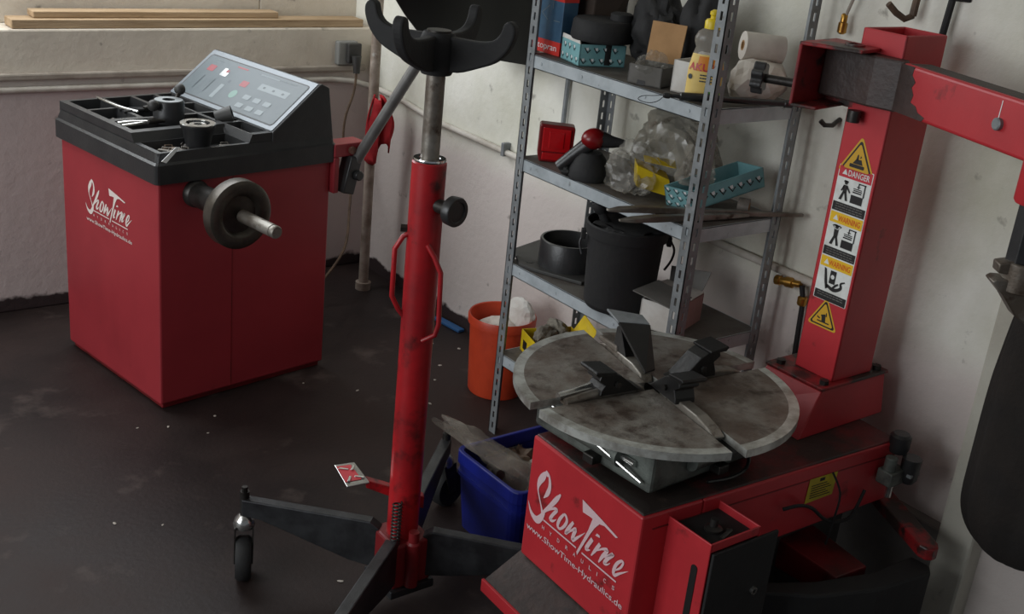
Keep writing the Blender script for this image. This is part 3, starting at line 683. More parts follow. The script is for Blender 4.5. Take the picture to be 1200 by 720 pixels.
# base
mb = MB()
hub = MB().bx(-0.05, 0.05, -0.053, 0.053, 0.075, 0.188).build('hub', 'red_dark', jack, 0.006)
MB().bx(-0.058, 0.058, -0.06, 0.06, 0.055, 0.076).build('base_plate', 'leg_steel', jack, 0.003)
LEGA = (134.3, 43.0, -43.5, 218.3)
for a in LEGA:
    d = Vector((math.cos(R(a)), math.sin(R(a)), 0)); q = Vector((-d.y, d.x, 0))
    Lg = {134.3: 0.378, 43.0: 0.44, -43.5: 0.40, 218.3: 0.45}[a]
    zt = 0.205 if a != -43.5 else 0.188
    lp = [(0.05, 0.085), (0.12, 0.095), (Lg - 0.045, zt - 0.045), (Lg, zt - 0.043), (Lg, zt), (0.072, 0.205), (0.05, 0.19)]
    leg = MB().prism(lp, q * -0.014, d, (0, 0, 1), q, 0.028).build('leg', 'leg_steel', jack, 0.003)
    # caster
    c0 = d * (Lg - 0.003)
    cas = MB().cyl(c0 + Vector((0, 0, 0.15)), c0 + Vector((0, 0, 0.222 if a != -43.5 else 0.194)), 0.011, 12)
    if a != -43.5: cas.lathe([(0.0, 0.222), (0.007, 0.222), (0.007, 0.234), (0, 0.234)], c0, n=8)
    co = cas.build('caster', 'dark_steel', jack)
    MB().lathe([(0.0, 0.162), (0.012, 0.161), (0.022, 0.150), (0.026, 0.136), (0.024, 0.128), (0, 0.128)], c0, n=24).build('caster_crown', 'bright_steel', co)
    wd = Vector((-0.45, -0.89, 0)) if a != 43.0 else Vector((0.89, 0.2, 0)).normalized()
    wq = Vector((-wd.y, wd.x, 0)); wc = c0 + wd * 0.020 + Vector((0, 0, 0.054))
    MB().lathe([(0.0, -0.014), (0.032, -0.014), (0.048, -0.018), (0.054, -0.010), (0.054, 0.010), (0.048, 0.018), (0.032, 0.014), (0, 0.014)], wc, wq, 28).build('wheel', 'black_matte', co)
    for s_ in (-1, 1):
        fk = [c0 + wq * (s_ * 0.019) + Vector((0, 0, 0.135)) + wd * -0.022, c0 + wq * (s_ * 0.019) + Vector((0, 0, 0.135)) + wd * 0.024, wc + wq * (s_ * 0.019) + wd * 0.012 - Vector((0, 0, 0.01)), wc + wq * (s_ * 0.019) - wd * 0.012 - Vector((0, 0, 0.01))]
        MB().hexa(fk, [p + wq * (s_ * 0.003) for p in fk]).build('fork_plate', 'dark_steel', co)
# pedal
pl = [Vector((-0.09, 0.164, 0.30)), Vector((-0.046, 0.150, 0.303)), Vector((-0.053, 0.067, 0.295)), Vector((-0.105, 0.077, 0.292))]
MB().hexa([p - Vector((0, 0, 0.004)) for p in pl], pl).build('pedal_plate', 'bright_steel', jack, 0.001)
mb = MB(); pc = sum(pl, Vector()) / 4
mb.add([pc + (p - pc) * 0.72 + Vector((-0.005, 0.004, 0.0012)) for p in pl], [(0, 1, 2, 3)])
ped = [o for o in jack.children if o.name.startswith('pedal_plate')][0]
mb.build('worn_paint', 'print_red', ped)
for i in range(4):
    q = pc + (pl[i] - pc) * 0.45
    MB().box(q + Vector((0, 0, 0.002)), (0.022, 0.006, 0.003), 0, rotZ(0.9 if i % 2 else -0.7)).build('tread_bar', 'chrome', ped, 0.001)
A_ = Vector((0.073, 0.030, 0.236)); B_ = Vector((-0.052, 0.085, 0.290)); d = B_ - A_; q = d.cross(Vector((0, 0, 1))).normalized() * 0.011
MB().hexa([A_ - q - Vector((0, 0, 0.02)), A_ + q - Vector((0, 0, 0.02)), B_ + q - Vector((0, 0, 0.014)), B_ - q - Vector((0, 0, 0.014))],
          [A_ - q + Vector((0, 0, 0.012)), A_ + q + Vector((0, 0, 0.012)), B_ + q + Vector((0, 0, 0.006)), B_ - q + Vector((0, 0, 0.006))]).build('pedal_arm', 'red_jack', jack, 0.002)
sp = []
cs = fr * 0.048 - rr * 0.012
for i in range(13 * 10 + 1):
    a = 2 * PI * i / 10; sp.append((cs.x + 0.010 * math.cos(a), cs.y + 0.010 * math.sin(a), 0.175 + 0.115 * i / 130))
MB().tube(sp, 0.0022, 6).build('return_spring', 'dark_steel', jack)
pu = fr * 0.05 + rr * 0.03
MB().lathe([(0, 0.08), (0.016, 0.08), (0.016, 0.19), (0.012, 0.195), (0.012, 0.22), (0, 0.22)], pu, n=20).build('pump', 'red_dark', jack)

# ------------------------------------------------------------------ steel shelf
SX0, SX1, SY0, SY1 = 1.975, 2.292, 1.798, 2.492
SH = [1.15, 0.862, 0.553, 0.265]
shelf = thing('steel_shelf', 'galvanised slotted-angle steel shelf against the right wall', 'shelf', ((SX0 + SX1) / 2, (SY0 + SY1) / 2, 0))
scx, scy = (SX0 + SX1) / 2, (SY0 + SY1) / 2
def slotted_post(px, py, sx, sy):
    mb = MB(); th = 0.0022; Hh = 1.75; wd = 0.032; p = 0.036
    for ax in (0, 1):
        def put(a0, a1, z0, z1):
            if ax == 0:
                x0, x1 = sorted((px, px + sx * 1)) if False else (min(px + sx * a0, px + sx * a1), max(px + sx * a0, px + sx * a1))
                y0, y1 = sorted((py, py + sy * th)); mb.bx(x0 - scx, x1 - scx, y0 - scy, y1 - scy, z0, z1)
            else:
                y0, y1 = min(py + sy * a0, py + sy * a1), max(py + sy * a0, py + sy * a1)
                x0, x1 = sorted((px, px + sx * th)); mb.bx(x0 - scx, x1 - scx, y0 - scy, y1 - scy, z0, z1)
        put(0.0, 0.013, 0, Hh); put(0.0205, wd, 0, Hh)
        z = 0.0
        while z < Hh:
            put(0.013, 0.0205, z, min(z + 0.016, Hh)); z += p
    return mb.build('post', 'galvanised', shelf)
for px, sx in ((SX0, 1), (SX1, -1)):
    for py, sy in ((SY0, 1), (SY1, -1)): slotted_post(px, py, sx, sy)
for z in SH:
    x0, x1, y0, y1 = SX0 + 0.003 - scx, SX1 - 0.003 - scx, SY0 + 0.003 - scy, SY1 - 0.003 - scy
    pan = MB().bx(x0, x1, y0, y1, z - 0.002, z).build('shelf_panel', 'shelf_top', shelf)
    mb = MB().bx(x0, x0 + 0.002, y0, y1, z - 0.036, z + 0.0005).bx(x1 - 0.002, x1, y0, y1, z - 0.036, z + 0.0005)
    mb.bx(x0, x1, y0, y0 + 0.002, z - 0.036, z + 0.0005).bx(x0, x1, y1 - 0.002, y1, z - 0.036, z + 0.0005)
    mb.bx(x0, x0 + 0.012, y0, y1, z - 0.036, z - 0.034)
    for (yy) in (y0 + 0.07, y0 + 0.22, y0 + 0.46, y1 - 0.06):
        mb.cyl((x0 - 0.0015, yy, z - 0.018), (x0 + 0.001, yy, z - 0.018), 0.004, 8)
    mb.build('shelf_lip', 'shelf_lip', pan)

def obox(c0, ea, eb, h, t=0.003, open_top=True, z=0.0):
    """open carton walls; c0 corner, ea/eb side vectors"""
    mb = MB(); c0 = Vector((c0[0], c0[1], z)); ea = Vector((ea[0], ea[1], 0)); eb = Vector((eb[0], eb[1], 0)); up = Vector((0, 0, h))
    na, nb = ea.normalized() * t, eb.normalized() * t
    def slab(o, a, b_, c):
        mb.hexa([o, o + a, o + a + b_, o + b_], [o + c, o + a + c, o + a + b_ + c, o + b_ + c])
    slab(c0, ea, eb, Vector((0, 0, t)))
    slab(c0, ea, nb, up); slab(c0 + eb - nb, ea, nb, up); slab(c0, na, eb, up); slab(c0 + ea - na, na, eb, up)
    if not open_top: slab(c0 + up - Vector((0, 0, t)), ea, eb, Vector((0, 0, t)))
    return mb
def box_thing(name, label, c0, ea, eb, h, z, m, cat='box', open_top=False, t=0.003, group=None):
    th = thing(name, label, cat, (c0[0], c0[1], z), 0, group)
    obox((0, 0), ea, eb, h, t, open_top).build('carton', m, th)
    return th
def wtri(s): return [(0, 0.577 * s), (-0.5 * s, -0.289 * s), (0.5 * s, -0.289 * s)]

# --- top shelf
z = SH[0] + 0.001
t = thing('parts_box', 'tall dark blue parts box with red bands at the left end of the top shelf', 'box', (2.03, 2.540, z))
MB().bx(0, 0.05, -0.117, 0, 0, 0.30).build('carton', 'blue_card', t, 0.001)
MB().bx(-0.0006, 0.0506, -0.1176, 0.0006, 0.0, 0.036).build('red_band', 'red_card', t)
MB().bx(-0.0006, 0.0506, -0.1176, 0.0006, 0.142, 0.165).build('red_band', 'red_card', t)
mb = MB(); add_text(mb, 'topran', (-0.0012, -0.064, 0.011), (0, -1, 0), (0, 0, 1), 0.025, width=0.082); mb.build('lettering', 'print_white', t)
mb = MB()
for q in ([(0.010, 0.105, .0015), (0.028, 0.128, .0015)], [(0.010, 0.105, .0015), (0.026, 0.088, .0015)], [(0.040, 0.09, .002), (0.056, 0.09, .002)], [(0.036, 0.12, .0012), (0.036, 0.145, .0012)]):
    for s in stroke_poly(q): mb.poly([(a * 1.7, b_) for a, b_ in s], (-0.0012, -0.012, 0), (0, -1, 0), (0, 0, 1))
mb.build('line_pattern', 'print_faint', t)
t = thing('brown_paper_bag', 'dark brown paper bag between the blue box and the patterned carton', 'paper bag', (2.16, 2.478, z))
MB().hexa([(-0.04, -0.07, 0), (0.05, -0.07, 0), (0.05, 0.04, 0), (-0.04, 0.04, 0)], [(-0.05, -0.085, 0.2), (0.06, -0.11, 0.2), (0.06, 0.05, 0.2), (-0.05, 0.05, 0.2)]).build('bag_body', 'card_dark', t, 0.004)
MB().hexa([(-0.05, -0.085, 0.2), (0.06, -0.11, 0.2), (0.055, -0.115, 0.2), (-0.045, -0.09, 0.2)], [(-0.06, -0.11, 0.25), (0.05, -0.17, 0.235), (0.045, -0.175, 0.235), (-0.055, -0.115, 0.25)]).build('folded_edge', 'card_dark', t)
ea, eb = Vector((-0.031, -0.112, 0)), Vector((0.128, -0.036, 0))
def teal_pattern(mb, o, e, h, rows, cols, k=0.010):
    e = Vector(e); L_ = e.length; ex = e.normalized(); ey = Vector((0, 0, 1)); nn = ex.cross(ey)
    for r_ in range(rows):
        for c in range(cols):
            x = (c + 0.5 + (0.25 if r_ % 2 else -0.1)) * L_ / cols; y = h * (r_ + 0.5) / rows
            if x > L_ - k * 0.6: continue
            for s in stroke_poly([(x - 0.45 * k, y + 0.35 * k, k * .16), (x + 0.15 * k, y - 0.45 * k, k * .2), (x + 0.6 * k, y + 0.05 * k, k * .16)]): mb.poly(s, Vector(o) + nn * 0.0007, ex, ey, 0)
            mb.poly([(x - 0.1 * k, y - 0.1 * k), (x + 0.3 * k, y - 0.05 * k), (x + 0.25 * k, y + 0.4 * k), (x - 0.2 * k, y + 0.35 * k)], Vector(o) + nn * 0.0006, ex, ey, 1)
tc_ = box_thing('patterned_carton', 'open turquoise patterned carton under a black rubber boot on the top shelf', (2.027, 2.412), ea, eb, 0.056, z, 'teal_card', open_top=True)
mb = MB(); teal_pattern(mb, (0, 0, 0), ea, 0.056, 2, 4, 0.016); teal_pattern(mb, ea, eb, 0.056, 2, 5, 0.016); mb.build('printed_pattern', ['print_black', 'print_white'], tc_)
mb = MB().hexa([(0, 0, 0.056), ea * 0.98 + Vector((0, 0, 0.056)), ea * 0.98 + Vector((0.003, 0, 0.056)), (0.003, 0, 0.056)], [(0.004, 0.004, 0.066), ea * 0.8 + Vector((0.008, 0, 0.064)), ea * 0.8 + Vector((0.011, 0, 0.064)), (0.007, 0.004, 0.066)])
mb.build('flap', 'card_white', tc_)
t = thing('rubber_boot', 'black rubber boot cover sitting in the patterned carton on the top shelf', 'rubber boot', (2.088, 2.325, z + 0.004))
MB().lathe([(0.0, 0.0), (0.050, 0.0), (0.050, 0.052), (0.080, 0.058), (0.084, 0.066), (0.080, 0.105), (0.074, 0.112), (0.03, 0.114), (0, 0.114)], n=32).build('boot_body', 'black_matte', t)
MB().lathe([(0.0, 0), (0.03, 0.0), (0.03, 0.02), (0.022, 0.024), (0, 0.024)], (0.03, -0.035, 0.11), n=20).build('boot_neck', 'black_matte', t)
mb = MB().blob((2.165, 2.205, z + 0.103), (0.055, 0.082, 0.098), 0.30, 5, 1.5, 4, clampz=z)
fixture(mb, 'black_bag', 'black_matte', 'lumpy black bag behind the rubber boot on the top shelf', 'bag')
mb = MB().blob((2.205, 2.075, z + 0.118), (0.060, 0.072, 0.128), 0.28, 9, 1.4, 4, clampz=z)
fixture(mb, 'black_bag', 'black_matte', 'larger black bag behind the brown cardboard flap on the top shelf', 'bag')
ea, eb = Vector((0.033, -0.085, 0)), Vector((0.085, 0.033, 0))
cb = box_thing('cardboard_box', 'small open grey carton with a brown upright flap on the top shelf', (1.985, 2.099), ea, eb, 0.048, z, 'card_grey', open_top=True)
o_ = eb + Vector((0, 0, 0.046)); up = Vector((0.012, 0.004, 0.098))
MB().hexa([o_, o_ + ea, o_ + ea + eb * 0.04, o_ + eb * 0.04], [o_ + up, o_ + ea * 1.02 + up, o_ + ea * 1.02 + eb * 0.04 + up, o_ + eb * 0.04 + up]).build('flap', 'card_brown', cb)
mb = MB().prism([(-0.012, 0), (0.012, 0), (0.010, 0.012), (-0.010, 0.012)], ea * 0.42 - eb.normalized() * 0.0008, ea.normalized(), (0, 0, 1), eb.normalized(), 0.001)
mb.build('finger_slot', 'print_black', cb)
mb = crumple((1.985 + 0.05, 2.099 - 0.03, z + 0.045), (0.042, 0.036, 0.036), 0.22, 2, 1.6, 4, z + 0.006)
fixture(mb, 'plastic_bag', 'clear_bag', 'crumpled clear plastic bag inside the grey carton on the top shelf', 'plastic bag')
wb = box_thing('white_box', 'open white cardboard box beside the soap bottle', (2.03, 1.992), Vector((0.012, -0.056, 0)), Vector((0.095, 0.020, 0)), 0.076, z, 'card_white', open_top=True)
MB().hexa([(0.085, 0.02, 0.076), (0.1, -0.035, 0.076), (0.103, -0.035, 0.076), (0.088, 0.02, 0.076)], [(0.115, 0.028, 0.088), (0.13, -0.03, 0.088), (0.133, -0.03, 0.088), (0.118, 0.028, 0.088)]).build('flap', 'card_white', wb)
# soap bottle
t = thing('soap_bottle', 'clear washing-up liquid bottle with yellow cap on the top shelf', 'bottle', (2.032, 1.888, z), R(-48))
def flat_lathe(prof, sx, sy, n=32, m=0):
    mb = MB().lathe(prof, n=n); mb.v = [(x * sx, y * sy, zz) for x, y, zz in mb.v]; return mb
pr = [(0.0, 0.0), (0.036, 0.0), (0.041, 0.006), (0.042, 0.03), (0.041, 0.07), (0.037, 0.10), (0.031, 0.122), (0.036, 0.135), (0.036, 0.145), (0.030, 0.158), (0.018, 0.166), (0.016, 0.17), (0, 0.17)]
MB().add(*(lambda q: (q.v, q.f))(flat_lathe(pr, 1.0, 0.6)), 0, True).build('bottle_body', 'clear_bottle', t)
MB().add(*(lambda q: (q.v, q.f))(flat_lathe([(0.0, 0.002), (0.034, 0.002), (0.039, 0.008), (0.040, 0.026), (0, 0.026)], 1.0, 0.6)), 0, True).build('soap', 'yellow_soap', t)
MB().lathe([(0.0, 0.166), (0.0185, 0.166), (0.019, 0.182), (0.0155, 0.187), (0.008, 0.189), (0.008, 0.195), (0.0105, 0.198), (0.0105, 0.204), (0.004, 0.209), (0, 0.209)], n=24).build('cap', 'yellow_cap', t)
mb = MB(); n = 20; ring1 = []
def lab(zv, a): 
    rr_ = 0.0425 if zv < 0.075 else 0.0425 - (zv - 0.075) * 0.20
    return (rr_ * math.cos(a), 0.6 * rr_ * math.sin(a) , zv)
for a0, a1, z0, z1, m in ((-165, -15, 0.012, 0.108, 0), (-120, -22, 0.07, 0.104, 1), (-85, -22, 0.014, 0.038, 2)):
    rows = 8; cols = 16; e = 1 + 0.012 * (m > 0)
    vs = [tuple(c * (e if k_ < 2 else 1) for k_, c in enumerate(lab(z0 + (z1 - z0) * j / rows, R(a0 + (a1 - a0) * i / cols)))) for j in range(rows + 1) for i in range(cols + 1)]
    mb.add(vs, [(j * (cols + 1) + i, j * (cols + 1) + i + 1, (j + 1) * (cols + 1) + i + 1, (j + 1) * (cols + 1) + i) for j in range(rows) for i in range(cols)], m, True)
tv, tf = text_shape('AKUTA', bold=0.02)
wmin, wmax = min(v.x for v in tv), max(v.x for v in tv)
vs = []
for v in tv:
    a = R(-152 + 125 * (v.x - wmin) / (wmax - wmin)); q = lab(0.071 + v.y * 0.024, a); vs.append((q[0] * 1.03, q[1] * 1.03, q[2]))
mb.add(vs, tf, 3)
for k_ in range(3):
    for a0 in range(-105, -40, 8):
        q0, q1 = lab(0.060 - 0.007 * k_, R(a0)), lab(0.060 - 0.007 * k_, R(a0 + 7))
        mb.add([(q0[0] * 1.03, q0[1] * 1.03, q0[2]), (q1[0] * 1.03, q1[1] * 1.03, q1[2]), (q1[0] * 1.03, q1[1] * 1.03, q1[2] + 0.003), (q0[0] * 1.03, q0[1] * 1.03, q0[2] + 0.003)], [(0, 1, 2, 3)], 4)
q = lab(0.055, R(-140)); 
mb.prism(circ(0, 0, 0.006, 14), (q[0] * 1.03, q[1] * 1.03, q[2]), (0.75, -0.6, 0), (0, 0, 1), (-0.6, -0.75, 0), 0.0006, 4)
mb.build('label', ['bottle_label', 'label_orange', 'label_green', 'print_red', 'print_dark'], t)
# torch-like black bar with wrist loop
t = thing('telescopic_bar', 'black telescopic bar with thin wrist loop lying across the top shelf', 'bar', (1.925, 1.907, z + 0.012))
d = Vector((2.20 - 1.925, 1.757 - 1.907, 0)); L_ = d.length; d.normalize()
def bl(s): return (d.x * s, d.y * s, 0.0)
MB().lathe([(0, 0), (0.006, 0), (0.0075, 0.006), (0.0075, 0.014), (0.005, 0.016), (0.005, 0.038), (0.009, 0.04), (0.010, 0.046), (0.010, 0.13), (0.0075, 0.135), (0.0075, L_ - 0.02), (0.0095, L_ - 0.018), (0.0095, L_), (0, L_)], (0, 0, 0), d, 16).build('grip', 'black_plastic', t)
lp = [(0.002, 0.0, 0.0), (-0.02, 0.012, -0.003), (-0.045, 0.02, -0.004), (-0.062, 0.018, -0.009), (-0.058, 0.008, -0.014), (-0.04, 0.0, -0.016), (-0.02, -0.004, -0.012), (0.002, 0.0, -0.002)]
MB().tube(smooth_pts(lp, 4), 0.0009, 5).build('wrist_loop', 'black_matte', t)
# paper roll and crumpled papers at the right end
mb = crumple((2.195, 1.868, z + 0.042), (0.078, 0.060, 0.054), 0.26, 12, 1.1, 3, z)
fixture(mb, 'crumpled_paper', 'paper', 'heap of crumpled off-white paper at the right end of the top shelf', 'paper')
t = thing('paper_roll', 'white paper roll lying on the crumpled paper on the top shelf', 'paper roll', (2.225, 1.895, z + 0.118))
MB().lathe([(0.012, -0.05), (0.034, -0.05), (0.034, 0.05), (0.012, 0.05), (0.012, -0.05)], (0, 0, 0), (0.82, -0.5, -0.05), 28, caps=False).build('roll_body', 'paper', t)
MB().lathe([(0.009, -0.051), (0.0125, -0.051), (0.0125, 0.051), (0.009, 0.051), (0.009, -0.051)], (0, 0, 0), (0.82, -0.5, -0.05), 20, caps=False).build('core', 'card_brown', t)

# --- second shelf
z = SH[1] + 0.001
ea = Vector((0.077, -0.058, 0)); nn = Vector((0.60, 0.80, 0))
t = thing('tail_light', 'red car tail light standing at the left end of the second shelf', 'tail light', (2.0, 2.432, z))
eu = ea.normalized()
pf = [(0.006, 0.0), (0.090, 0.0), (0.096, 0.02), (0.098, 0.098), (0.094, 0.103), (0.004, 0.105), (0.0, 0.10), (0.0, 0.02)]
MB().prism(pf, (0, 0, 0), eu, (0, 0, 1), nn, 0.045).build('housing', 'tail_dark', t, 0.004)
MB().prism([(0.010, 0.03), (0.088, 0.03), (0.088, 0.094), (0.010, 0.096)], nn * -0.004, eu, (0, 0, 1), nn, 0.006).build('lens', 'tail_red', t, 0.002)
MB().prism([(0.028, 0.04), (0.070, 0.04), (0.070, 0.086), (0.028, 0.086)], nn * -0.006, eu, (0, 0, 1), nn, 0.004).build('reflector', 'tail_red', t, 0.0015)
MB().prism([(0.012, 0.006), (0.086, 0.006), (0.086, 0.026), (0.012, 0.026)], nn * -0.003, eu, (0, 0, 1), nn, 0.004).build('lower_lens', 'tail_red', t, 0.002)
t = thing('hand_pump', 'black and red hand pump tool with a pointed spout on the second shelf', 'tool', (2.03, 2.245, z))
MB().lathe([(0.0, 0.0), (0.055, 0.0), (0.058, 0.01), (0.052, 0.03), (0.042, 0.055), (0.030, 0.07), (0, 0.072)], n=28).build('tool_base', 'black_matte', t)
MB().tube([(-0.055, 0.06, 0.02), (-0.03, 0.03, 0.06), (0.0, 0.0, 0.10)], [0.016, 0.018, 0.022], 14).build('grip', 'black_plastic', t)
MB().blob((0.0, -0.005, 0.108), (0.036, 0.032, 0.028), 0.05, 3, 1.5, 3).build('head', 'tail_dark', t)
MB().lathe([(0.003, -0.002), (0.007, -0.002), (0.007, 0.003), (0.003, 0.003), (0.003, -0.002)], (-0.024, -0.018, 0.115), (-0.6, -0.7, 0.4), 14, caps=False).build('eyelet', 'bright_steel', t)
MB().tube([(0.015, -0.02, 0.108), (0.035, -0.04, 0.105), (0.058, -0.062, 0.106)], [0.022, 0.016, 0.009], 14).build('spout', 'black_matte', t)
MB().blob((-0.04, 0.035, 0.013), (0.025, 0.016, 0.013), 0.3, 8, 2, 3, clampz=0).build('cloth_tail', 'black_matte', t)
mb = crumple((2.055, 2.115, z + 0.050), (0.058, 0.078, 0.068), 0.34, 21, 1.5, 4, z)
fixture(mb, 'plastic_bag', 'clear_bag', 'crumpled clear plastic bag at the front of the second shelf', 'plastic bag')
mb = crumple((2.19, 2.085, z + 0.10), (0.075, 0.125, 0.115), 0.32, 33, 1.3, 4, z)
fixture(mb, 'plastic_bag', 'grey_bag', 'large dusty grey plastic bag at the back of the second shelf', 'plastic bag')
mb = crumple((2.115, 1.945, z + 0.085), (0.05, 0.042, 0.045), 0.2, 44, 1.6, 4, None)
mb.v = [(x, y, max(zz, z + 0.063)) for x, y, zz in mb.v]
fixture(mb, 'plastic_bag', 'dusty_bag', 'small brownish plastic bag lying in the turquoise patterned tray', 'plastic bag')
t = thing('yellow_carton', 'yellow torn carton between plastic bags on the second shelf', 'box', (2.075, 2.055, z + 0.03), R(-35))
MB().hexa([(-0.04, -0.03, 0), (0.05, -0.03, -0.02), (0.05, 0.03, -0.02), (-0.04, 0.03, 0)], [(-0.045, -0.03, 0.055), (0.04, -0.03, 0.025), (0.04, 0.03, 0.03), (-0.045, 0.03, 0.06)]).build('carton', 'yellow_card', t)
MB().hexa([(-0.02, 0.02, 0.055), (0.06, -0.0, 0.048), (0.06, 0.0, 0.05), (-0.02, 0.02, 0.057)], [(-0.02, 0.05, 0.062), (0.06, 0.035, 0.06), (0.06, 0.035, 0.062), (-0.02, 0.05, 0.064)]).build('flap', 'yellow_card', t)
# patterned tray tilted on a tape roll
t = thing('patterned_tray', 'turquoise patterned carton tray tilted on the right of the second shelf', 'box', (2.078, 1.902, z + 0.004))
ea = Vector((-0.034, 0.058, 0.004)); eb = Vector((0.215, -0.035, 0.055)); up = Vector((-0.012, 0.006, 0.050)); t_ = 0.0025
mb = MB()
def slab(o, a, b_, c): mb.hexa([o, o + a, o + a + b_, o + b_], [o + c, o + a + c, o + a + b_ + c, o + b_ + c])
O0 = Vector((0, 0, 0)); na = ea.normalized() * t_; nb = eb.normalized() * t_; nu_ = up.normalized() * t_
slab(O0, ea, eb, nu_); slab(O0, ea, nb, up); slab(O0 + eb - nb, ea, nb, up); slab(O0, na, eb, up); slab(O0 + ea - na, na, eb, up)
tr = mb.build('carton', 'teal_card', t)
mb = MB()
def pat(o, e, u_, rows, cols, k):
    e = Vector(e); L_ = e.length; ex = e.normalized(); h = u_.length; ey = u_.normalized(); n_ = ex.cross(ey).normalized()
    for r_ in range(rows):
        for c in range(cols):
            x = (c + 0.5 + (0.2 if r_ % 2 else -0.15)) * L_ / cols; y = h * (r_ + 0.5) / rows
            for s in stroke_poly([(x - 0.45 * k, y + 0.35 * k, k * .16), (x + 0.15 * k, y - 0.45 * k, k * .2), (x + 0.6 * k, y + 0.05 * k, k * .16)]): mb.poly(s, o + n_ * 0.0008, ex, ey, 0)
            mb.poly([(x - 0.1 * k, y - 0.1 * k), (x + 0.3 * k, y - 0.05 * k), (x + 0.25 * k, y + 0.4 * k), (x - 0.2 * k, y + 0.35 * k)], o + n_ * 0.0007, ex, ey, 1)
pat(O0 + ea, -ea, up, 3, 3, 0.014); pat(O0, eb, up, 1, 8, 0.02)
mb.build('printed_pattern', ['print_black', 'print_white'], t)
t = thing('tape_roll', 'pale roll of tape under the tilted patterned tray', 'tape roll', (2.205, 1.85, z + 0.021))
MB().lathe([(0.012, -0.014), (0.021, -0.014), (0.021, 0.014), (0.012, 0.014), (0.012, -0.014)], (0, 0, 0), (0.55, -0.83, 0), 24, caps=False).build('tape', 'junk_grey', t)
MB().lathe([(0.010, -0.0142), (0.0125, -0.0142), (0.0125, 0.0142), (0.010, 0.0142), (0.010, -0.0142)], (0, 0, 0), (0.55, -0.83, 0), 24, caps=False).build('core', 'card_brown', t)
def prybar(label, p, m):
    mb = MB(); P = [Vector(q) for q in p]; d = (P[-1] - P[0]).normalized(); s_ = Vector((-d.y, d.x, 0))
    pts_a = []; 
    wds = [0.004, 0.013, 0.011, 0.009, 0.009, 0.008, 0.006]
    hts = [0.003, 0.005, 0.0075, 0.0075, 0.0075, 0.006, 0.004]
    n = len(wds)
    q = smooth_pts([tuple(x) for x in P], 2); q = [Vector(q[round(i * (len(q) - 1) / (n - 1))]) for i in range(n)]
    vs = []
    for i in range(n):
        for a_, b_ in ((-1, -1), (1, -1), (1, 1), (-1, 1)): vs.append(q[i] + s_ * (wds[i] * a_) + Vector((0, 0, hts[i] * b_)))
    fs = [(i * 4 + j, i * 4 + (j + 1) % 4, (i + 1) * 4 + (j + 1) % 4, (i + 1) * 4 + j) for i in range(n - 1) for j in range(4)] + [(0, 1, 2, 3), tuple((n - 1) * 4 + j for j in (3, 2, 1, 0))]
    mb.add(vs, fs)
    return fixture(mb, 'tyre_lever', m, label, 'tyre lever', 0.002, 'tyre levers on the second shelf')
prybar('long flat tyre lever sticking out over the second shelf edge, rear of two', [(1.872, 1.985, z + 0.004), (1.95, 1.95, z + 0.009), (2.15, 1.853, z + 0.009), (2.335, 1.765, z + 0.010)], 'worn_steel')
prybar('tyre lever with thick rounded tip, front of two on the second shelf', [(1.832, 1.90, z + 0.008), (1.92, 1.878, z + 0.010), (2.05, 1.848, z + 0.009), (2.19, 1.818, z + 0.009)], 'worn_steel')

# --- third shelf
z = SH[2] + 0.001
t = thing('mounting_plate', 'black steel plate with a welded ring lying on the third shelf', 'plate', (2.11, 2.37, z))
mp = [(-0.132, 0.062), (-0.07, 0.175), (0.06, 0.215), (0.14, 0.12), (0.14, -0.06), (0.03, -0.11), (-0.06, -0.13), (-0.125, 0.02)]
MB().prism(mp, (0, 0, 0), (1, 0, 0), (0, 1, 0), (0, 0, 1), 0.010).build('plate', 'dark_grey', t, 0.002)
MB().lathe([(0.078, 0.010), (0.086, 0.010), (0.086, 0.085), (0.084, 0.088), (0.078, 0.088), (0.078, 0.010)], (-0.005, 0.0, 0), n=40, caps=False).build('ring', 'black_plastic', t)
MB().prism(circ(-0.095, 0.06, 0.011), (0, 0, 0.0101), (1, 0, 0), (0, 1, 0), (0, 0, 1), 0.0008).build('hole', 'print_black', t)
MB().blob((0.01, 0.0, 0.035), (0.05, 0.045, 0.012), 0.4, 3, 2, 4, smooth=False).build('paper_lining', 'paper', t)
t = thing('black_bucket', 'black plastic bucket with a wire handle on the third shelf', 'bucket', (2.048, 2.088, z))
MB().lathe([(0.0, 0.0), (0.086, 0.0), (0.090, 0.006), (0.097, 0.195), (0.108, 0.197), (0.110, 0.226), (0.106, 0.230), (0.103, 0.228), (0.100, 0.20), (0.092, 0.012), (0.0, 0.012)], n=44).build('pail', 'black_matte', t)
sd = Vector((0.80, -0.60, 0))
for s_ in (-1, 1): MB().box(sd * (s_ * 0.113) + Vector((0, 0, 0.19)), (0.012, 0.022, 0.026), 0, rotZ(-0.64)).build('handle_lug', 'black_matte', t, 0.002)
hb = []
for i in range(15):
    a = PI * i / 14; hb.append(sd * (0.118 * math.cos(a)) + Vector((-0.60, -0.80, 0)) * (-0.02 - 0.03 * math.sin(a)) + Vector((0, 0, 0.185 - 0.012 * math.sin(a) + 0.03 * math.sin(a) ** 2)))
hb = [sd * 0.118 + Vector((0, 0, 0.19)), sd * 0.130 + Vector((0.004, 0.004, 0.165)), sd * 0.128 + Vector((0.006, 0.008, 0.135)), sd * 0.112 + Vector((0.01, 0.01, 0.105))]
MB().tube(smooth_pts([tuple(q) for q in hb], 4), 0.0032, 8).build('handle', 'black_plastic', t)
hb = [-sd * 0.112 + Vector((0, 0, 0.19)), -sd * 0.120 + Vector((0, 0.0, 0.165)), -sd * 0.112 + Vector((-0.004, -0.006, 0.135))]
MB().tube(smooth_pts([tuple(q) for q in hb], 4), 0.0032, 8).build('handle', 'black_plastic', t)
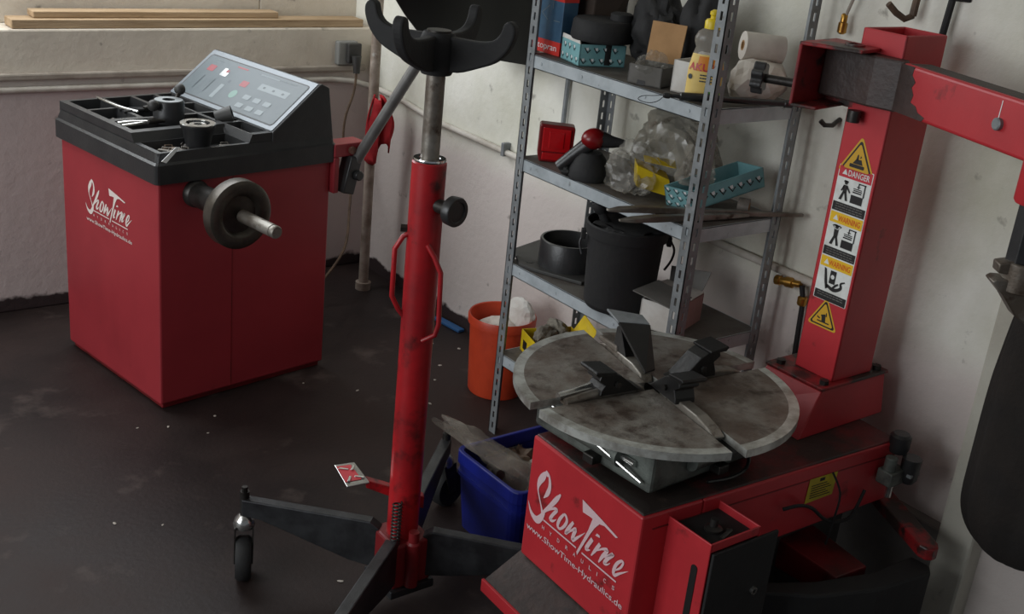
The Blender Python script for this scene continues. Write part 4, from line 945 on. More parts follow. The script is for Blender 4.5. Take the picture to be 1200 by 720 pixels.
t = thing('rubber_mallet', 'black rubber-headed handle sticking up out of the black bucket', 'mallet', (2.048, 2.088, z + 0.016))
MB().cyl((0.055, -0.03, 0.0), (-0.05, 0.055, 0.235), 0.012, 14).build('stick', 'black_matte', t)
MB().lathe([(0, -0.02), (0.012, -0.018), (0.017, -0.008), (0.017, 0.006), (0.012, 0.016), (0, 0.018)], (-0.055, 0.059, 0.245), (-0.45, 0.36, 0.82), 16).build('end_knob', 'black_matte', t)
mb = MB().blob((2.05, 2.084, z + 0.213), (0.088, 0.084, 0.045), 0.35, 8, 2, 4, smooth=False)
mb.v = [(x, y, min(max(zz, z + 0.19), z + 0.226)) for x, y, zz in mb.v]
fixture(mb, 'black_rubber_scrap', 'black_matte', 'black rubber scraps filling the black bucket on the third shelf', 'rubber scraps')
fb = thing('flapped_carton', 'white carton with raised grey cardboard flaps on the third shelf', 'box', (2.0, 1.953, z))
ea, eb = Vector((0.034, -0.093, 0)), Vector((0.15, 0.055, 0))
obox((0, 0), ea, eb, 0.075, 0.003, True).build('carton', 'card_white', fb)
MB().hexa([ea + Vector((0.0005, -0.0015, 0)), ea + eb + Vector((0.0005, -0.0015, 0)), ea + eb + Vector((0.001, -0.003, 0)), ea + Vector((0.001, -0.003, 0))],
          [ea + Vector((0.0005, -0.0015, 0.075)), ea + eb + Vector((0.0005, -0.0015, 0.075)), ea + eb + Vector((0.001, -0.003, 0.075)), ea + Vector((0.001, -0.003, 0.075))]).build('side_panel', 'card_pinkish', fb)
def flap(p, m='card_grey', th=0.003):
    P = [Vector(q) for q in p]; return MB().hexa(P, [q + Vector((0, 0, th)) for q in P]).build('flap', m, fb)
flap([(-0.02, 0.016, 0.092), ea * 0.98 + Vector((-0.012, -0.004, 0.072)), ea + eb * 0.55 + Vector((0, 0, 0.080)), eb * 0.55 + Vector((0, 0, 0.100))])
flap([eb * 0.5 + Vector((0, 0.01, 0.088)), ea + eb * 0.5 + Vector((0, -0.004, 0.078)), ea + eb * 1.02 + Vector((0, -0.002, 0.076)), eb * 1.02 + Vector((0, 0.01, 0.08))], 'card_white')
MB().hexa([eb + Vector((0, 0, 0.075)), ea * 0.95 + eb + Vector((0, 0, 0.075)), ea * 0.95 + eb * 1.02 + Vector((0, 0, 0.075)), eb * 1.02 + Vector((0, 0, 0.075))],
          [eb + Vector((0.02, 0.02, 0.115)), ea + eb + Vector((0.03, 0.01, 0.125)), ea + eb * 1.02 + Vector((0.03, 0.01, 0.125)), eb * 1.02 + Vector((0.02, 0.02, 0.115))]).build('flap', 'card_grey', fb)

# --- bottom shelf
z = SH[3] + 0.001
t = thing('yellow_parts_box', 'open yellow carton of brown parts on the lowest shelf', 'box', (2.05, 2.475, z), R(-107))
obox((0, 0), Vector((0.135, 0, 0)), Vector((0, 0.16, 0)), 0.066, 0.002, True).build('carton', 'yellow_card', t)
mb = MB().poly(rect(0.02, 0.05, 0.012, 0.04), (0, -0.0006, 0), (1, 0, 0), (0, 0, 1)).poly(rect(0.07, 0.11, 0.022, 0.03), (0, -0.0006, 0), (1, 0, 0), (0, 0, 1))
mb.build('print', 'print_black', t)
MB().hexa([(0.02, 0.16, 0.064), (0.135, 0.16, 0.064), (0.135, 0.162, 0.064), (0.02, 0.162, 0.064)], [(0.03, 0.185, 0.115), (0.13, 0.185, 0.10), (0.13, 0.187, 0.10), (0.03, 0.187, 0.115)]).build('flap', 'yellow_card', t)
random.seed(11)
for i, (x, y, zz, s_) in enumerate(((2.085, 2.405, 0.095, 0.045), (2.125, 2.355, 0.085, 0.038), (2.14, 2.42, 0.10, 0.042), (2.165, 2.345, 0.08, 0.036))):
    mb = MB().blob((0, 0, 0), (s_, s_ * 0.6, s_ * 0.75), 0.25, i + 50, 1.8, 3, smooth=False)
    tag(mb.build('wrapped_part', 'cloth_grey', None, loc=(x, y, z + zz - 0.03), rotz=i * 0.8), ['largest grey-brown wrapped part at the front of the yellow carton', 'grey-brown wrapped part in the middle of the yellow carton', 'grey-brown wrapped part at the back of the yellow carton', 'grey-brown wrapped part nearest the yellow flap'][i], 'part', 'parts in the yellow carton')

# ------------------------------------------------------------------ floor things behind
t = thing('orange_bucket', 'orange plastic bucket used as a rubbish bin beside the shelf', 'bucket', (2.168, 2.722, 0))
MB().lathe([(0.0, 0.0), (0.089, 0.0), (0.092, 0.006), (0.103, 0.235), (0.110, 0.238), (0.111, 0.262), (0.108, 0.268), (0.104, 0.266), (0.100, 0.23), (0.090, 0.012), (0, 0.012)], n=44).build('pail', 'orange_plastic', t)
mb = crumple((2.155, 2.715, 0.21), (0.07, 0.075, 0.045), 0.3, 5, 1.5, 3, None)
fixture(mb, 'crumpled_paper', 'paper', 'crumpled white paper rubbish in the orange bucket', 'paper')
mb = crumple((2.215, 2.685, 0.265), (0.03, 0.06, 0.06), 0.2, 15, 1.0, 3, None)
fixture(mb, 'paper_sack', 'card_white', 'pale folded paper sack leaning out of the orange bucket', 'paper sack')
mb = MB().box((2.325, 3.235, 0.006), (0.03, 0.15, 0.010), 0, rotZ(R(6)))
fixture(mb, 'blue_strip', 'blue_strip', 'small blue plastic strip on the floor along the right wall', 'strip', 0.002)

# blue crate
cr = thing('blue_crate', 'dark blue plastic crate full of junk beside the tyre changer', 'crate', (1.745, 1.985, 0))
X0, X1, Y0, Y1 = -0.17, 0.17, -0.135, 0.135
def crate_ring(z0, z1, s0, s1, th):
    mb = MB(); a = rrect(X0 * s0, X1 * s0, Y0 * s0, Y1 * s0, 0.03, 4); b_ = rrect(X0 * s1, X1 * s1, Y0 * s1, Y1 * s1, 0.03, 4)
    ai = rrect(X0 * s0 + th, X1 * s0 - th, Y0 * s0 + th, Y1 * s0 - th, 0.025, 4); bi = rrect(X0 * s1 + th, X1 * s1 - th, Y0 * s1 + th, Y1 * s1 - th, 0.025, 4)
    n = len(a); vs = [(p[0], p[1], z0) for p in a] + [(p[0], p[1], z1) for p in b_] + [(p[0], p[1], z1) for p in bi] + [(p[0], p[1], z0) for p in ai]
    fs = []
    for k_ in range(4):
        for i in range(n): fs.append((k_ * n + i, k_ * n + (i + 1) % n, ((k_ + 1) % 4) * n + (i + 1) % n, ((k_ + 1) % 4) * n + i))
    return mb.add(vs, fs)
MB().prism(rrect(X0 * .88, X1 * .88, Y0 * .88, Y1 * .88, 0.03), (0, 0, 0.0), (1, 0, 0), (0, 1, 0), (0, 0, 1), 0.006).build('bottom', 'blue_plastic', cr)
crate_ring(0.0, 0.19, 0.88, 0.98, 0.004).build('wall', 'blue_plastic', cr)
crate_ring(0.186, 0.222, 1.0, 1.0, 0.012).build('rim', 'blue_plastic', cr, 0.003)
crate_ring(0.155, 0.165, 0.99, 0.99, 0.008).build('rib', 'blue_plastic', cr)
MB().bx(-0.075, 0.045, Y1 * 0.93, Y1 * 0.9, 0.175, 0.182).build('hand_grip', 'grey_plastic', cr)
random.seed(7)
jl = ['dark lump of scrap', 'grey metal scrap', 'brown scrap', 'grey pipe piece', 'dark rubber scrap', 'brown bundle of scrap', 'pale scrap', 'grey bracket scrap']
where = ['at the front corner of', 'in the middle of', 'at the back of', 'near the right wall of', 'at the left side of', 'beside the red cabinet in', 'next to the dusty bag in', 'at the far corner of']
for i in range(8):
    x, y = [(-0.09, -0.08), (0.0, -0.02), (0.02, 0.09), (0.12, 0.0), (-0.11, 0.04), (0.10, -0.09), (-0.02, -0.095), (0.12, 0.085)][i]
    s_ = random.uniform(0.035, 0.05)
    mb = MB().blob((0, 0, 0), (s_, s_ * 0.8, s_), 0.4, i + 70, 2, 3, smooth=False)
    if i % 3 == 1: mb.cyl((-0.04, -0.01, 0.02), (0.045, 0.02, 0.05), 0.012, 10)
    tag(mb.build('scrap_piece', ['junk_dark', 'junk_grey', 'junk_brown', 'junk_grey', 'junk_dark', 'junk_brown', 'junk_grey', 'junk_grey'][i], None, loc=(1.745 + x, 1.985 + y, 0.135 + random.uniform(0, 0.04)), rotz=i), jl[i] + ' ' + where[i] + ' the blue crate', 'scrap', 'scrap in the blue crate')
# dusty clear bag leaning out of the crate
A_ = Vector((1.70, 1.935, 0.175)); B_ = Vector((1.575, 2.165, 0.275)); d = (B_ - A_); L_ = d.length; d.normalize(); s_ = Vector((0.55, 0.75, -0.3)); s_ = (s_ - d * s_.dot(d)).normalized(); u_ = d.cross(s_)
n, k = 36, 24; vs = []
for j in range(k + 1):
    h = j / k; wd = 0.028 + 0.05 * h + 0.01 * math.sin(h * 7); tk = 0.035 * (1 - h) ** 0.7 + 0.004
    for i in range(n):
        a = 2 * PI * i / n; nz_ = 1 + 0.22 * noise.noise(Vector((math.cos(a) * 1.5, math.sin(a) * 1.5, h * 4)))
        vs.append(A_ + d * (L_ * h + 0.02 * math.sin(a * 3) * h) + s_ * (wd * math.cos(a) * nz_) + u_ * (tk * math.sin(a) * nz_ + 0.006 * math.sin(5 * h + 4 * a) + 0.006 * noise.noise(Vector((math.cos(a) * 3, h * 5, 2))) + 0.004 * noise.noise(Vector((math.cos(a) * 9, h * 14, 5)))))
mb = MB().add(vs, [(j * n + i, j * n + (i + 1) % n, (j + 1) * n + (i + 1) % n, (j + 1) * n + i) for j in range(k) for i in range(n)] + [list(range(n))[::-1]], 0, True)
fixture(mb, 'plastic_bag', 'dusty_bag', 'long dusty plastic bag leaning out of the blue crate', 'plastic bag')

# ------------------------------------------------------------------ tyre changer
OX, OY = 1.85, 1.5
tyc = thing('tyre_changer', 'red tyre changer with four-petal turntable, square column and swing arm', 'tyre changer', (OX, OY, 0))
def tb(mb, name, m, parent=None, bevel=0, seg=2):
    mb.v = [(x - OX, y - OY, zz) for x, y, zz in mb.v]
    return mb.build(name, m, parent or tyc, bevel, seg)
FL, FR, BR, BL = (1.458, 1.681), (1.440, 1.317), (2.205, 1.283), (2.225, 1.655)
MR, ML = (1.60, 1.310), (1.62, 1.676)
mb = MB().hexa([(*p, 0.2) for p in (FL, FR, MR, ML)], [(*p, 0.496) for p in (FL, FR, MR, ML)])
mb.hexa([(MR[0], MR[1], 0.33), (BR[0], BR[1], 0.345), (BL[0], BL[1], 0.345), (ML[0], ML[1], 0.33)], [(*p, 0.496) for p in (MR, BR, BL, ML)])
cab = tb(mb, 'cabinet', 'red_changer', None, 0.005)
mb = MB().hexa([(FL[0] + .004, FL[1] - .003, 0.496), (FR[0] + .004, FR[1] + .003, 0.496), (BR[0] - .003, BR[1] + .003, 0.496), (BL[0] - .003, BL[1] - .003, 0.496)],
               [(FL[0] + .007, FL[1] - .006, 0.5), (FR[0] + .007, FR[1] + .006, 0.5), (BR[0] - .006, BR[1] + .006, 0.5), (BL[0] - .006, BL[1] - .006, 0.5)])
tb(mb, 'top_plate', 'top_grime', None, 0.002)
d = Vector((FR[0] - FL[0], FR[1] - FL[1], 0)); d.normalize()
lg = logo((FL[0] - 0.0006, FL[1], 0.5), d, (0, 0, 1), 1.0); tb(lg, 'lettering', 'print_pink', cab)
tb(MB().hexa([(1.47, 1.3145, 0.462), (2.20, 1.2825, 0.462), (2.20, 1.2875, 0.462), (1.47, 1.3195, 0.462)], [(1.47, 1.3145, 0.465), (2.20, 1.2825, 0.465), (2.20, 1.2875, 0.465), (1.47, 1.3195, 0.465)]), 'panel_seam', 'red_dark', cab)
# yellow instruction label
ex = Vector((0.765, -0.034, 0)).normalized(); oy = Vector((1.913, 1.2955, 0.405)); nn = ex.cross(Vector((0, 0, 1)))
mb = MB().poly([(0, 0), (0.088, 0.004), (0.092, 0.060), (0.003, 0.060)], oy + nn * 0.0008, ex, (0, 0, 1), 0)
for i in range(6): mb.poly(rect(0.012, 0.078 - (i % 3) * 0.008, 0.010 + 0.006 * i, 0.0125 + 0.006 * i), oy + nn * 0.0012, ex, (0, 0, 1), 1)
mb.poly(rect(0.036, 0.052, 0.048, 0.056), oy + nn * 0.0012, ex, (0, 0, 1), 1)
tb(mb, 'instruction_label', ['label_yellow', 'print_black'], cab)
# base, step and pedals
tb(MB().hexa([(1.66, 1.65, 0), (1.66, 1.35, 0), (2.17, 1.36, 0), (2.18, 1.64, 0)], [(1.66, 1.65, 0.33), (1.66, 1.35, 0.33), (2.17, 1.36, 0.34), (2.18, 1.64, 0.34)]), 'base', 'dark_grey')
step = tb(MB().hexa([(1.372, 1.692, 0.135), (1.352, 1.29, 0.135), (1.452, 1.29, 0.185), (1.472, 1.692, 0.185)], [(1.372, 1.692, 0.150), (1.352, 1.29, 0.150), (1.452, 1.29, 0.199), (1.472, 1.692, 0.199)]), 'step_cover', 'grime', None, 0.002)
tb(MB().hexa([(1.366, 1.694, 0.122), (1.346, 1.288, 0.122), (1.353, 1.288, 0.122), (1.373, 1.694, 0.122)], [(1.366, 1.694, 0.152), (1.346, 1.288, 0.152), (1.353, 1.288, 0.152), (1.373, 1.694, 0.152)]), 'step_edge', 'red_changer', step, 0.001)
tb(MB().hexa([(1.42, 1.63, 0), (1.41, 1.32, 0), (1.48, 1.32, 0), (1.49, 1.63, 0)], [(1.42, 1.63, 0.15), (1.41, 1.32, 0.15), (1.48, 1.32, 0.19), (1.49, 1.63, 0.19)]), 'pedal_box', 'dark_grey')
# side regulator box
mb = MB().bx(1.51, 1.514, 1.2, 1.315, 0.05, 0.482).bx(1.646, 1.65, 1.2, 1.31, 0.05, 0.482).bx(1.514, 1.646, 1.2, 1.204, 0.462, 0.482).bx(1.514, 1.646, 1.204, 1.31, 0.05, 0.43)
sb = tb(mb, 'regulator_box', 'red_changer', None, 0.002)
tb(MB().bx(1.514, 1.646, 1.204, 1.31, 0.458, 0.464), 'recess_plate', 'black_matte', sb)
tb(MB().bx(1.515, 1.70, 1.193, 1.200, 0.05, 0.461), 'side_plate', 'black_matte', sb, 0.002)
tb(MB().prism(rrect(1.222, 1.238, 0.29, 0.42, 0.007), (1.5085, 0, 0), (0, 1, 0), (0, 0, 1), (1, 0, 0), 0.002), 'slot', 'print_black', sb)
tb(MB().lathe([(0.004, 0), (0.0085, 0), (0.0085, 0.006), (0.004, 0.006), (0.004, 0)], (1.652, 1.193, 0.338), (0, -1, 0), 16, caps=False), 'bolt_ring', 'bright_steel', sb)
mb = MB().lathe([(0, 0), (0.018, 0), (0.018, 0.02), (0.008, 0.024), (0.008, 0.04), (0, 0.04)], (1.575, 1.255, 0.45), n=16).tube([(1.6, 1.24, 0.464), (1.59, 1.225, 0.475), (1.56, 1.22, 0.468)], 0.005, 8)
tb(mb, 'valve', 'dark_steel', sb)
# hoses on the side
tb(MB().tube(smooth_pts([(1.83, 1.287, 0.42), (1.86, 1.27, 0.43), (1.90, 1.265, 0.415), (1.95, 1.265, 0.375), (2.0, 1.27, 0.35), (2.06, 1.27, 0.345), (2.10, 1.275, 0.40)], 4), 0.004, 8), 'hose', 'black_matte')
tb(MB().tube(smooth_pts([(1.98, 1.286, 0.47), (2.0, 1.27, 0.42), (1.99, 1.265, 0.36), (1.98, 1.265, 0.30)], 4), 0.0025, 6), 'hose', 'black_matte')
# turntable drive
cx, cy = 1.651, 1.536
ch = tb(MB().box((cx, cy, 0.557), (0.344, 0.344, 0.09), 0, rotZ(R(3))), 'chuck_body', 'cast', None, 0.008)
tb(MB().lathe([(0, 0.5), (0.085, 0.5), (0.085, 0.54), (0, 0.54)], (cx, cy, 0), n=32), 'drive_hub', 'grime', None)
for a in (3, 93, 183, 273):
    dd = Vector((math.cos(R(a)), math.sin(R(a)), 0)); q = Vector((-dd.y, dd.x, 0)); p = Vector((cx, cy, 0.562)) + dd * 0.178
    tb(MB().cyl(p - q * 0.07, p + q * 0.085, 0.02, 18).cyl(p + q * 0.085, p + q * 0.095, 0.023, 18), 'air_cylinder', 'cast', ch)
    tb(MB().cyl(p + q * 0.09, p + q * 0.13, 0.007, 10), 'piston_rod', 'bright_steel', ch)
    tb(MB().box(p + q * 0.02 - Vector((0, 0, 0.035)), (0.04, 0.03, 0.02), 0, rotZ(R(a))), 'bracket', 'dark_steel', ch, 0.003)
tb(MB().tube(smooth_pts([(1.47, 1.57, 0.60), (1.49, 1.50, 0.565), (1.52, 1.44, 0.535), (1.56, 1.40, 0.525), (1.60, 1.385, 0.53), (1.62, 1.40, 0.56)], 4), 0.004, 8), 'air_hose', 'black_shiny', ch)
tb(MB().tube(smooth_pts([(1.76, 1.40, 0.57), (1.765, 1.36, 0.55), (1.74, 1.33, 0.525), (1.69, 1.325, 0.515), (1.63, 1.335, 0.515)], 4), 0.004, 8), 'air_hose', 'black_shiny', ch)
tb(MB().cyl((1.425, 1.60, 0.612), (1.478, 1.372, 0.535), 0.0035, 8), 'link_rod', 'bright_steel', ch)
# petals
ZT, RT = 0.64, 0.30
SL = [174, 77, -5, -101]
def slot_hit(phi, side, hw, Rr):
    d = Vector((math.cos(R(phi)), math.sin(R(phi)))); q = Vector((-d.y, d.x)) * (side * hw)
    return d * math.sqrt(Rr * Rr - hw * hw) + q
def line_x(p1, d1, p2, d2):
    den = d1.x * d2.y - d1.y * d2.x; t_ = ((p2.x - p1.x) * d2.y - (p2.y - p1.y) * d2.x) / den
    return p1 + d1 * t_
pairs = [(77, 174, 'left'), (-5, 77, 'back'), (-101, -5, 'right'), (174 - 360, -101, 'front')]
for lo_, hi_, nm in pairs:
    hw = 0.017
    d1 = Vector((math.cos(R(lo_)), math.sin(R(lo_)))); d2 = Vector((math.cos(R(hi_)), math.sin(R(hi_))))
    q1 = Vector((-d1.y, d1.x)) * hw; q2 = Vector((d2.y, -d2.x)) * hw
    inner = line_x(q1, d1, q2, d2)
    def arc(Rr, n=18):
        a, b_ = slot_hit(lo_, 1, hw, Rr), slot_hit(hi_, -1, hw, Rr)
        a0, a1 = math.atan2(a.y, a.x), math.atan2(b_.y, b_.x)
        while a1 < a0: a1 += 2 * PI
        return [(Rr * math.cos(a0 + (a1 - a0) * i / n), Rr * math.sin(a0 + (a1 - a0) * i / n)) for i in range(n + 1)]
    A1, A2 = arc(RT), arc(RT - 0.022)
    mb = MB(); th = 0.017
    o = (cx, cy, 0)
    full = [tuple(inner)] + A1
    mb.add([(cx + p[0], cy + p[1], ZT - th) for p in full], [list(range(len(full)))[::-1]], 2)
    inn = [tuple(inner)] + A2
    mb.add([(cx + p[0], cy + p[1], ZT) for p in inn], [list(range(len(inn)))], 0)
    n = len(A1)
    mb.add([(cx + p[0], cy + p[1], ZT) for p in A2] + [(cx + p[0], cy + p[1], ZT) for p in A1], [(i, n + i, n + i + 1, i + 1) for i in range(n - 1)], 1)
    mb.add([(cx + p[0], cy + p[1], ZT) for p in A1] + [(cx + p[0], cy + p[1], ZT - th) for p in A1], [(i, n + i, n + i + 1, i + 1) for i in range(n - 1)], 2, True)
    for e in ([inner, A2[0], A1[0]], [A1[-1], A2[-1], inner]):
        mb.add([(cx + p[0], cy + p[1], ZT) for p in e] + [(cx + p[0], cy + p[1], ZT - th) for p in (e[0], e[2])], [(0, 1, 2, 4, 3)], 2)
    po = tb(mb, 'turntable_petal', ['petal_top', 'petal_edge', 'petal_edge'])
    # weld so the bevel can run
# jaws
for a, hgt, r0 in ((174, 0.055, 0.10), (77, 0.088, 0.09), (-5, 0.065, 0.085), (-101, 0.06, 0.05)):
    d = Vector((math.cos(R(a)), math.sin(R(a)), 0)); q = Vector((-d.y, d.x, 0)); up = Vector((0, 0, 1)); o = Vector((cx, cy, ZT))
    slide = [(0.03, -0.012), (0.23, -0.012), (0.235, -0.004), (0.21, 0.006), (0.17, 0.013), (0.08, 0.014), (0.04, 0.006)]
    jo = tb(MB().prism(slide, o - q * 0.0145, d, up, q, 0.029), 'jaw', 'worn_steel', None, 0.004, 3)
    if a == 77:
        pb = [o + d * 0.035 + q * 0.008 + up * 0.008, o + d * 0.045 - q * 0.022 + up * 0.008, o + d * 0.135 - q * 0.052 + up * 0.072, o + d * 0.165 + q * 0.012 + up * 0.072]
        tb(MB().hexa(pb, [p + up * 0.006 + d * -0.004 for p in pb]), 'jaw_plate', 'jaw_black', jo, 0.0015)
        pb = [o + d * 0.160 + q * 0.014 + up * 0.073, o + d * 0.135 - q * 0.052 + up * 0.073, o + d * 0.175 - q * 0.055 + up * 0.078, o + d * 0.215 + q * 0.014 + up * 0.082]
        tb(MB().hexa(pb, [p + up * 0.006 for p in pb]), 'jaw_flange', 'galvanised', jo, 0.0015)  # light on the flange top put into a paler grey than the black plate
        tb(MB().prism([(0.11, 0.01), (0.17, 0.01), (0.165, 0.066), (0.15, 0.07)], o - q * 0.012, d, up, q, 0.024), 'jaw_rib', 'jaw_black', jo, 0.002)
        tw = [(0.145, 0.008), (0.235, 0.006), (0.23, 0.018), (0.15, 0.024)]
        tb(MB().prism(tw, o - q * 0.016, d, up, q, 0.032), 'jaw_guide', 'worn_steel', jo, 0.004)
    else:
        tw = [(r0 - 0.05, 0.008), (r0 - 0.035, 0.012), (r0 + 0.012, hgt * 0.86), (r0 + 0.03, hgt), (r0 + 0.062, hgt), (r0 + 0.066, hgt - 0.012), (r0 + 0.05, hgt - 0.024), (r0 + 0.058, 0.02), (r0 + 0.06, 0.008)]
        tb(MB().prism(tw, o - q * 0.024, d, up, q, 0.048), 'jaw_block', 'jaw_black', jo, 0.003)
        tb(MB().prism([(r0 + 0.03, hgt), (r0 + 0.075, hgt), (r0 + 0.082, hgt + 0.008), (r0 + 0.078, hgt + 0.012), (r0 + 0.03, hgt + 0.006)], o - q * 0.03, d, up, q, 0.06), 'jaw_hook', 'jaw_black', jo, 0.002)
        tb(MB().cyl(o + d * (r0 + 0.02) - q * 0.03 + up * 0.03, o + d * (r0 + 0.02) + q * 0.03 + up * 0.03, 0.007, 6, smooth=False), 'jaw_bolt', 'dark_steel', jo)
tb(MB().tube([Vector((cx, cy, ZT)) + Vector((math.cos(R(174)), math.sin(R(174)), 0)) * 0.155 + Vector((0, 0.014, 0.012)), Vector((cx, cy, ZT)) + Vector((math.cos(R(174)), math.sin(R(174)), 0)) * 0.235 + Vector((0, 0.014, 0.004))], [0.011, 0.008], 12), 'grip_edge', 'bright_steel')
tb(MB().tube([Vector((cx, cy, ZT)) + Vector((math.cos(R(174)), math.sin(R(174)), 0)) * 0.13 + Vector((0, -0.008, 0.012)), Vector((cx, cy, ZT)) + Vector((math.cos(R(174)), math.sin(R(174)), 0)) * 0.235 + Vector((0, -0.010, 0.002))], [0.010, 0.008], 12), 'grip_edge', 'worn_steel')
# column foot
b4 = [(1.99, 1.60, 0.5), (1.975, 1.388, 0.5), (2.285, 1.392, 0.5), (2.285, 1.60, 0.5)]
t4 = [(2.048, 1.565, 0.598), (2.05, 1.405, 0.598), (2.286, 1.408, 0.598), (2.286, 1.565, 0.598)]
foot = tb(MB().hexa(b4, t4), 'column_foot', 'red_changer', None, 0.003)
tb(MB().bx(2.046, 2.290, 1.402, 1.57, 0.598, 0.606), 'foot_plate', 'red_greasy', foot, 0.002)
for (x, y) in ((2.07, 1.545), (2.072, 1.42), (2.265, 1.42)):
    tb(MB().cyl((x, y, 0.606), (x, y, 0.616), 0.011, 6, smooth=False), 'bolt', 'dark_steel', foot)
CX0, CX1, CY0, CY1, CZ = 2.096, 2.238, 1.416, 1.525, 1.383
mb = MB(); wt_ = 0.006
mb.bx(CX0, CX0 + wt_, CY0, CY1, 0.606, CZ).bx(CX1 - wt_, CX1, CY0, CY1, 0.606, CZ).bx(CX0, CX1, CY0, CY0 + wt_, 0.606, CZ).bx(CX0, CX1, CY1 - wt_, CY1, 0.606, CZ)
mb.bx(CX0 + wt_, CX1 - wt_, CY0 + wt_, CY1 - wt_, 1.34, 1.352)
col = tb(mb, 'column', 'red_changer', None, 0.003)
for (x, y) in ((2.13, 1.46), (2.165, 1.50), (2.195, 1.465)):
    tb(MB().lathe([(0.0, 0), (0.012, 0), (0.012, 0.012), (0.005, 0.016), (0, 0.016)], (x, y, 1.352), n=12), 'bolt', 'dark_steel', col)
# stickers on the column front
ex, ey = Vector((0, -1, 0)), Vector((0, 0, 1)); SO = Vector((CX0 - 0.0004, 1.5135, 0.783)); nv = Vector((-1, 0, 0))
Wd, Ht = 0.090, 0.309
mb = MB(); L0, L1, L2 = SO, SO + nv * 0.0004, SO + nv * 0.0008
mb.poly(rrect(0, Wd, 0, Ht, 0.002, 2), L0, ex, ey, 0)
def R_(x0, x1, y0, y1, m, lv=1): mb.poly(rect(x0, x1, y0, y1), SO + nv * (0.0004 * lv), ex, ey, m)
def person(x, y, s, m=4, up_arm=False):
    P = lambda pts: mb.poly([(x + a * s, y + b_ * s) for a, b_ in pts], L2, ex, ey, m)
    mb.poly(circ(x, y + 0.90 * s, 0.10 * s, 12), L2, ex, ey, m)
    P([(-0.17, 0.93), (0.14, 0.93), (0.12, 1.0), (-0.10, 1.02)])
    P([(-0.13, 0.78), (0.13, 0.78), (0.11, 0.42), (-0.11, 0.42)])
    P([(-0.11, 0.44), (0.02, 0.44), (-0.12, 0.0), (-0.28, 0.0)]); P([(-0.02, 0.44), (0.11, 0.44), (0.26, 0.02), (0.12, 0.0)])
    if up_arm:
        P([(0.1, 0.80), (0.28, 0.95), (0.12, 1.02), (0.12, 0.96), (0.2, 0.93), (0.08, 0.72)]); P([(-0.1, 0.80), (-0.28, 0.95), (-0.12, 1.02), (-0.12, 0.96), (-0.2, 0.93), (-0.08, 0.72)])
    else:
        P([(0.10, 0.78), (0.34, 0.48), (0.28, 0.42), (0.08, 0.66)]); P([(-0.12, 0.76), (-0.24, 0.46), (-0.17, 0.44), (-0.06, 0.66)])
def machine(x, y, s, m=4):
    P = lambda pts: mb.poly([(x + a * s, y + b_ * s) for a, b_ in pts], L2, ex, ey, m)
    P(rect(0, 0.62, 0, 0.36)); P(rect(0.05, 0.5, 0.46, 0.52)); P(rect(0.08, 0.52, 0.55, 0.6)); P(rect(0.06, 0.5, 0.63, 0.67)); P(rect(0.6, 0.66, 0.36, 0.92)); P(rect(0.28, 0.68, 0.88, 0.93)); P(rect(0.28, 0.33, 0.68, 0.92)); P(rect(0.22, 0.4, 0.74, 0.78))
tops = [Ht, Ht - 0.103, Ht - 0.206]
for i, tp in enumerate(tops):
    R_(0.002, Wd - 0.002, tp - 0.026, tp - 0.002, 1 if i == 0 else 2)
    add_text(mb, ('DANGER', 'WARNING', 'WARNING')[i], L2 + ex * 0.054 + ey * (tp - 0.0205), ex, ey, 0.0185, 0 if i == 0 else 3, width=0.058 if i else 0.056, bold=0.015)
    mb.poly([(0.018 + p[0], tp - 0.0155 + p[1]) for p in wtri(0.014)], L2, ex, ey, 0)
    R_(0.002, Wd - 0.002, tp - 0.102, tp - 0.082, 4)
    for k in range(2 if i == 2 else 3):
        x = 0.010
        random.seed(i * 10 + k)
        while x < 0.078:
            w_ = random.uniform(0.004, 0.010); mb.poly(rect(x, x + w_, tp - 0.0875 - 0.0055 * k, tp - 0.0855 - 0.0055 * k), L2, ex, ey, 5); x += w_ + 0.0018
    y0 = tp - 0.078
    if i == 0: person(0.026, y0 + 0.002, 0.044); machine(0.044, y0 + 0.002, 0.05)
    if i == 1: person(0.026, y0 + 0.002, 0.046, up_arm=True); machine(0.044, y0 + 0.002, 0.05)
    if i == 2:
        P = lambda pts, m=4: mb.poly([(a * 0.001, y0 + b_ * 0.001) for a, b_ in pts], L2, ex, ey, m)
        P([(16, 50), (22, 48), (30, 18), (34, 6), (28, 2), (22, 20)]); P([(34, 18), (50, 18), (50, 48), (34, 48)])
        mb.poly(circ(0.042, y0 + 0.034, 0.005), L2 + nv * 0.0003, ex, ey, 0)
        for s in stroke_poly(smooth_pts([(0.030, 0.012, 0.006), (0.046, 0.006, 0.008), (0.058, 0.008, 0.008), (0.068, 0.016, 0.007), (0.066, 0.026, 0.005), (0.076, 0.032, 0.003)], 4)): mb.poly([(a, y0 + b_) for a, b_ in s], L2, ex, ey, 4)
        for s in stroke_poly(smooth_pts([(0.046, 0.008, 0.005), (0.054, 0.018, 0.005), (0.060, 0.022, 0.004)], 3)): mb.poly([(a, y0 + b_) for a, b_ in s], L2 + nv * 0.0002, ex, ey, 4)
tb(mb, 'warning_sticker', ['sticker_white', 'print_red', 'print_yellow', 'print_orange', 'print_black', 'card_grey'], col)
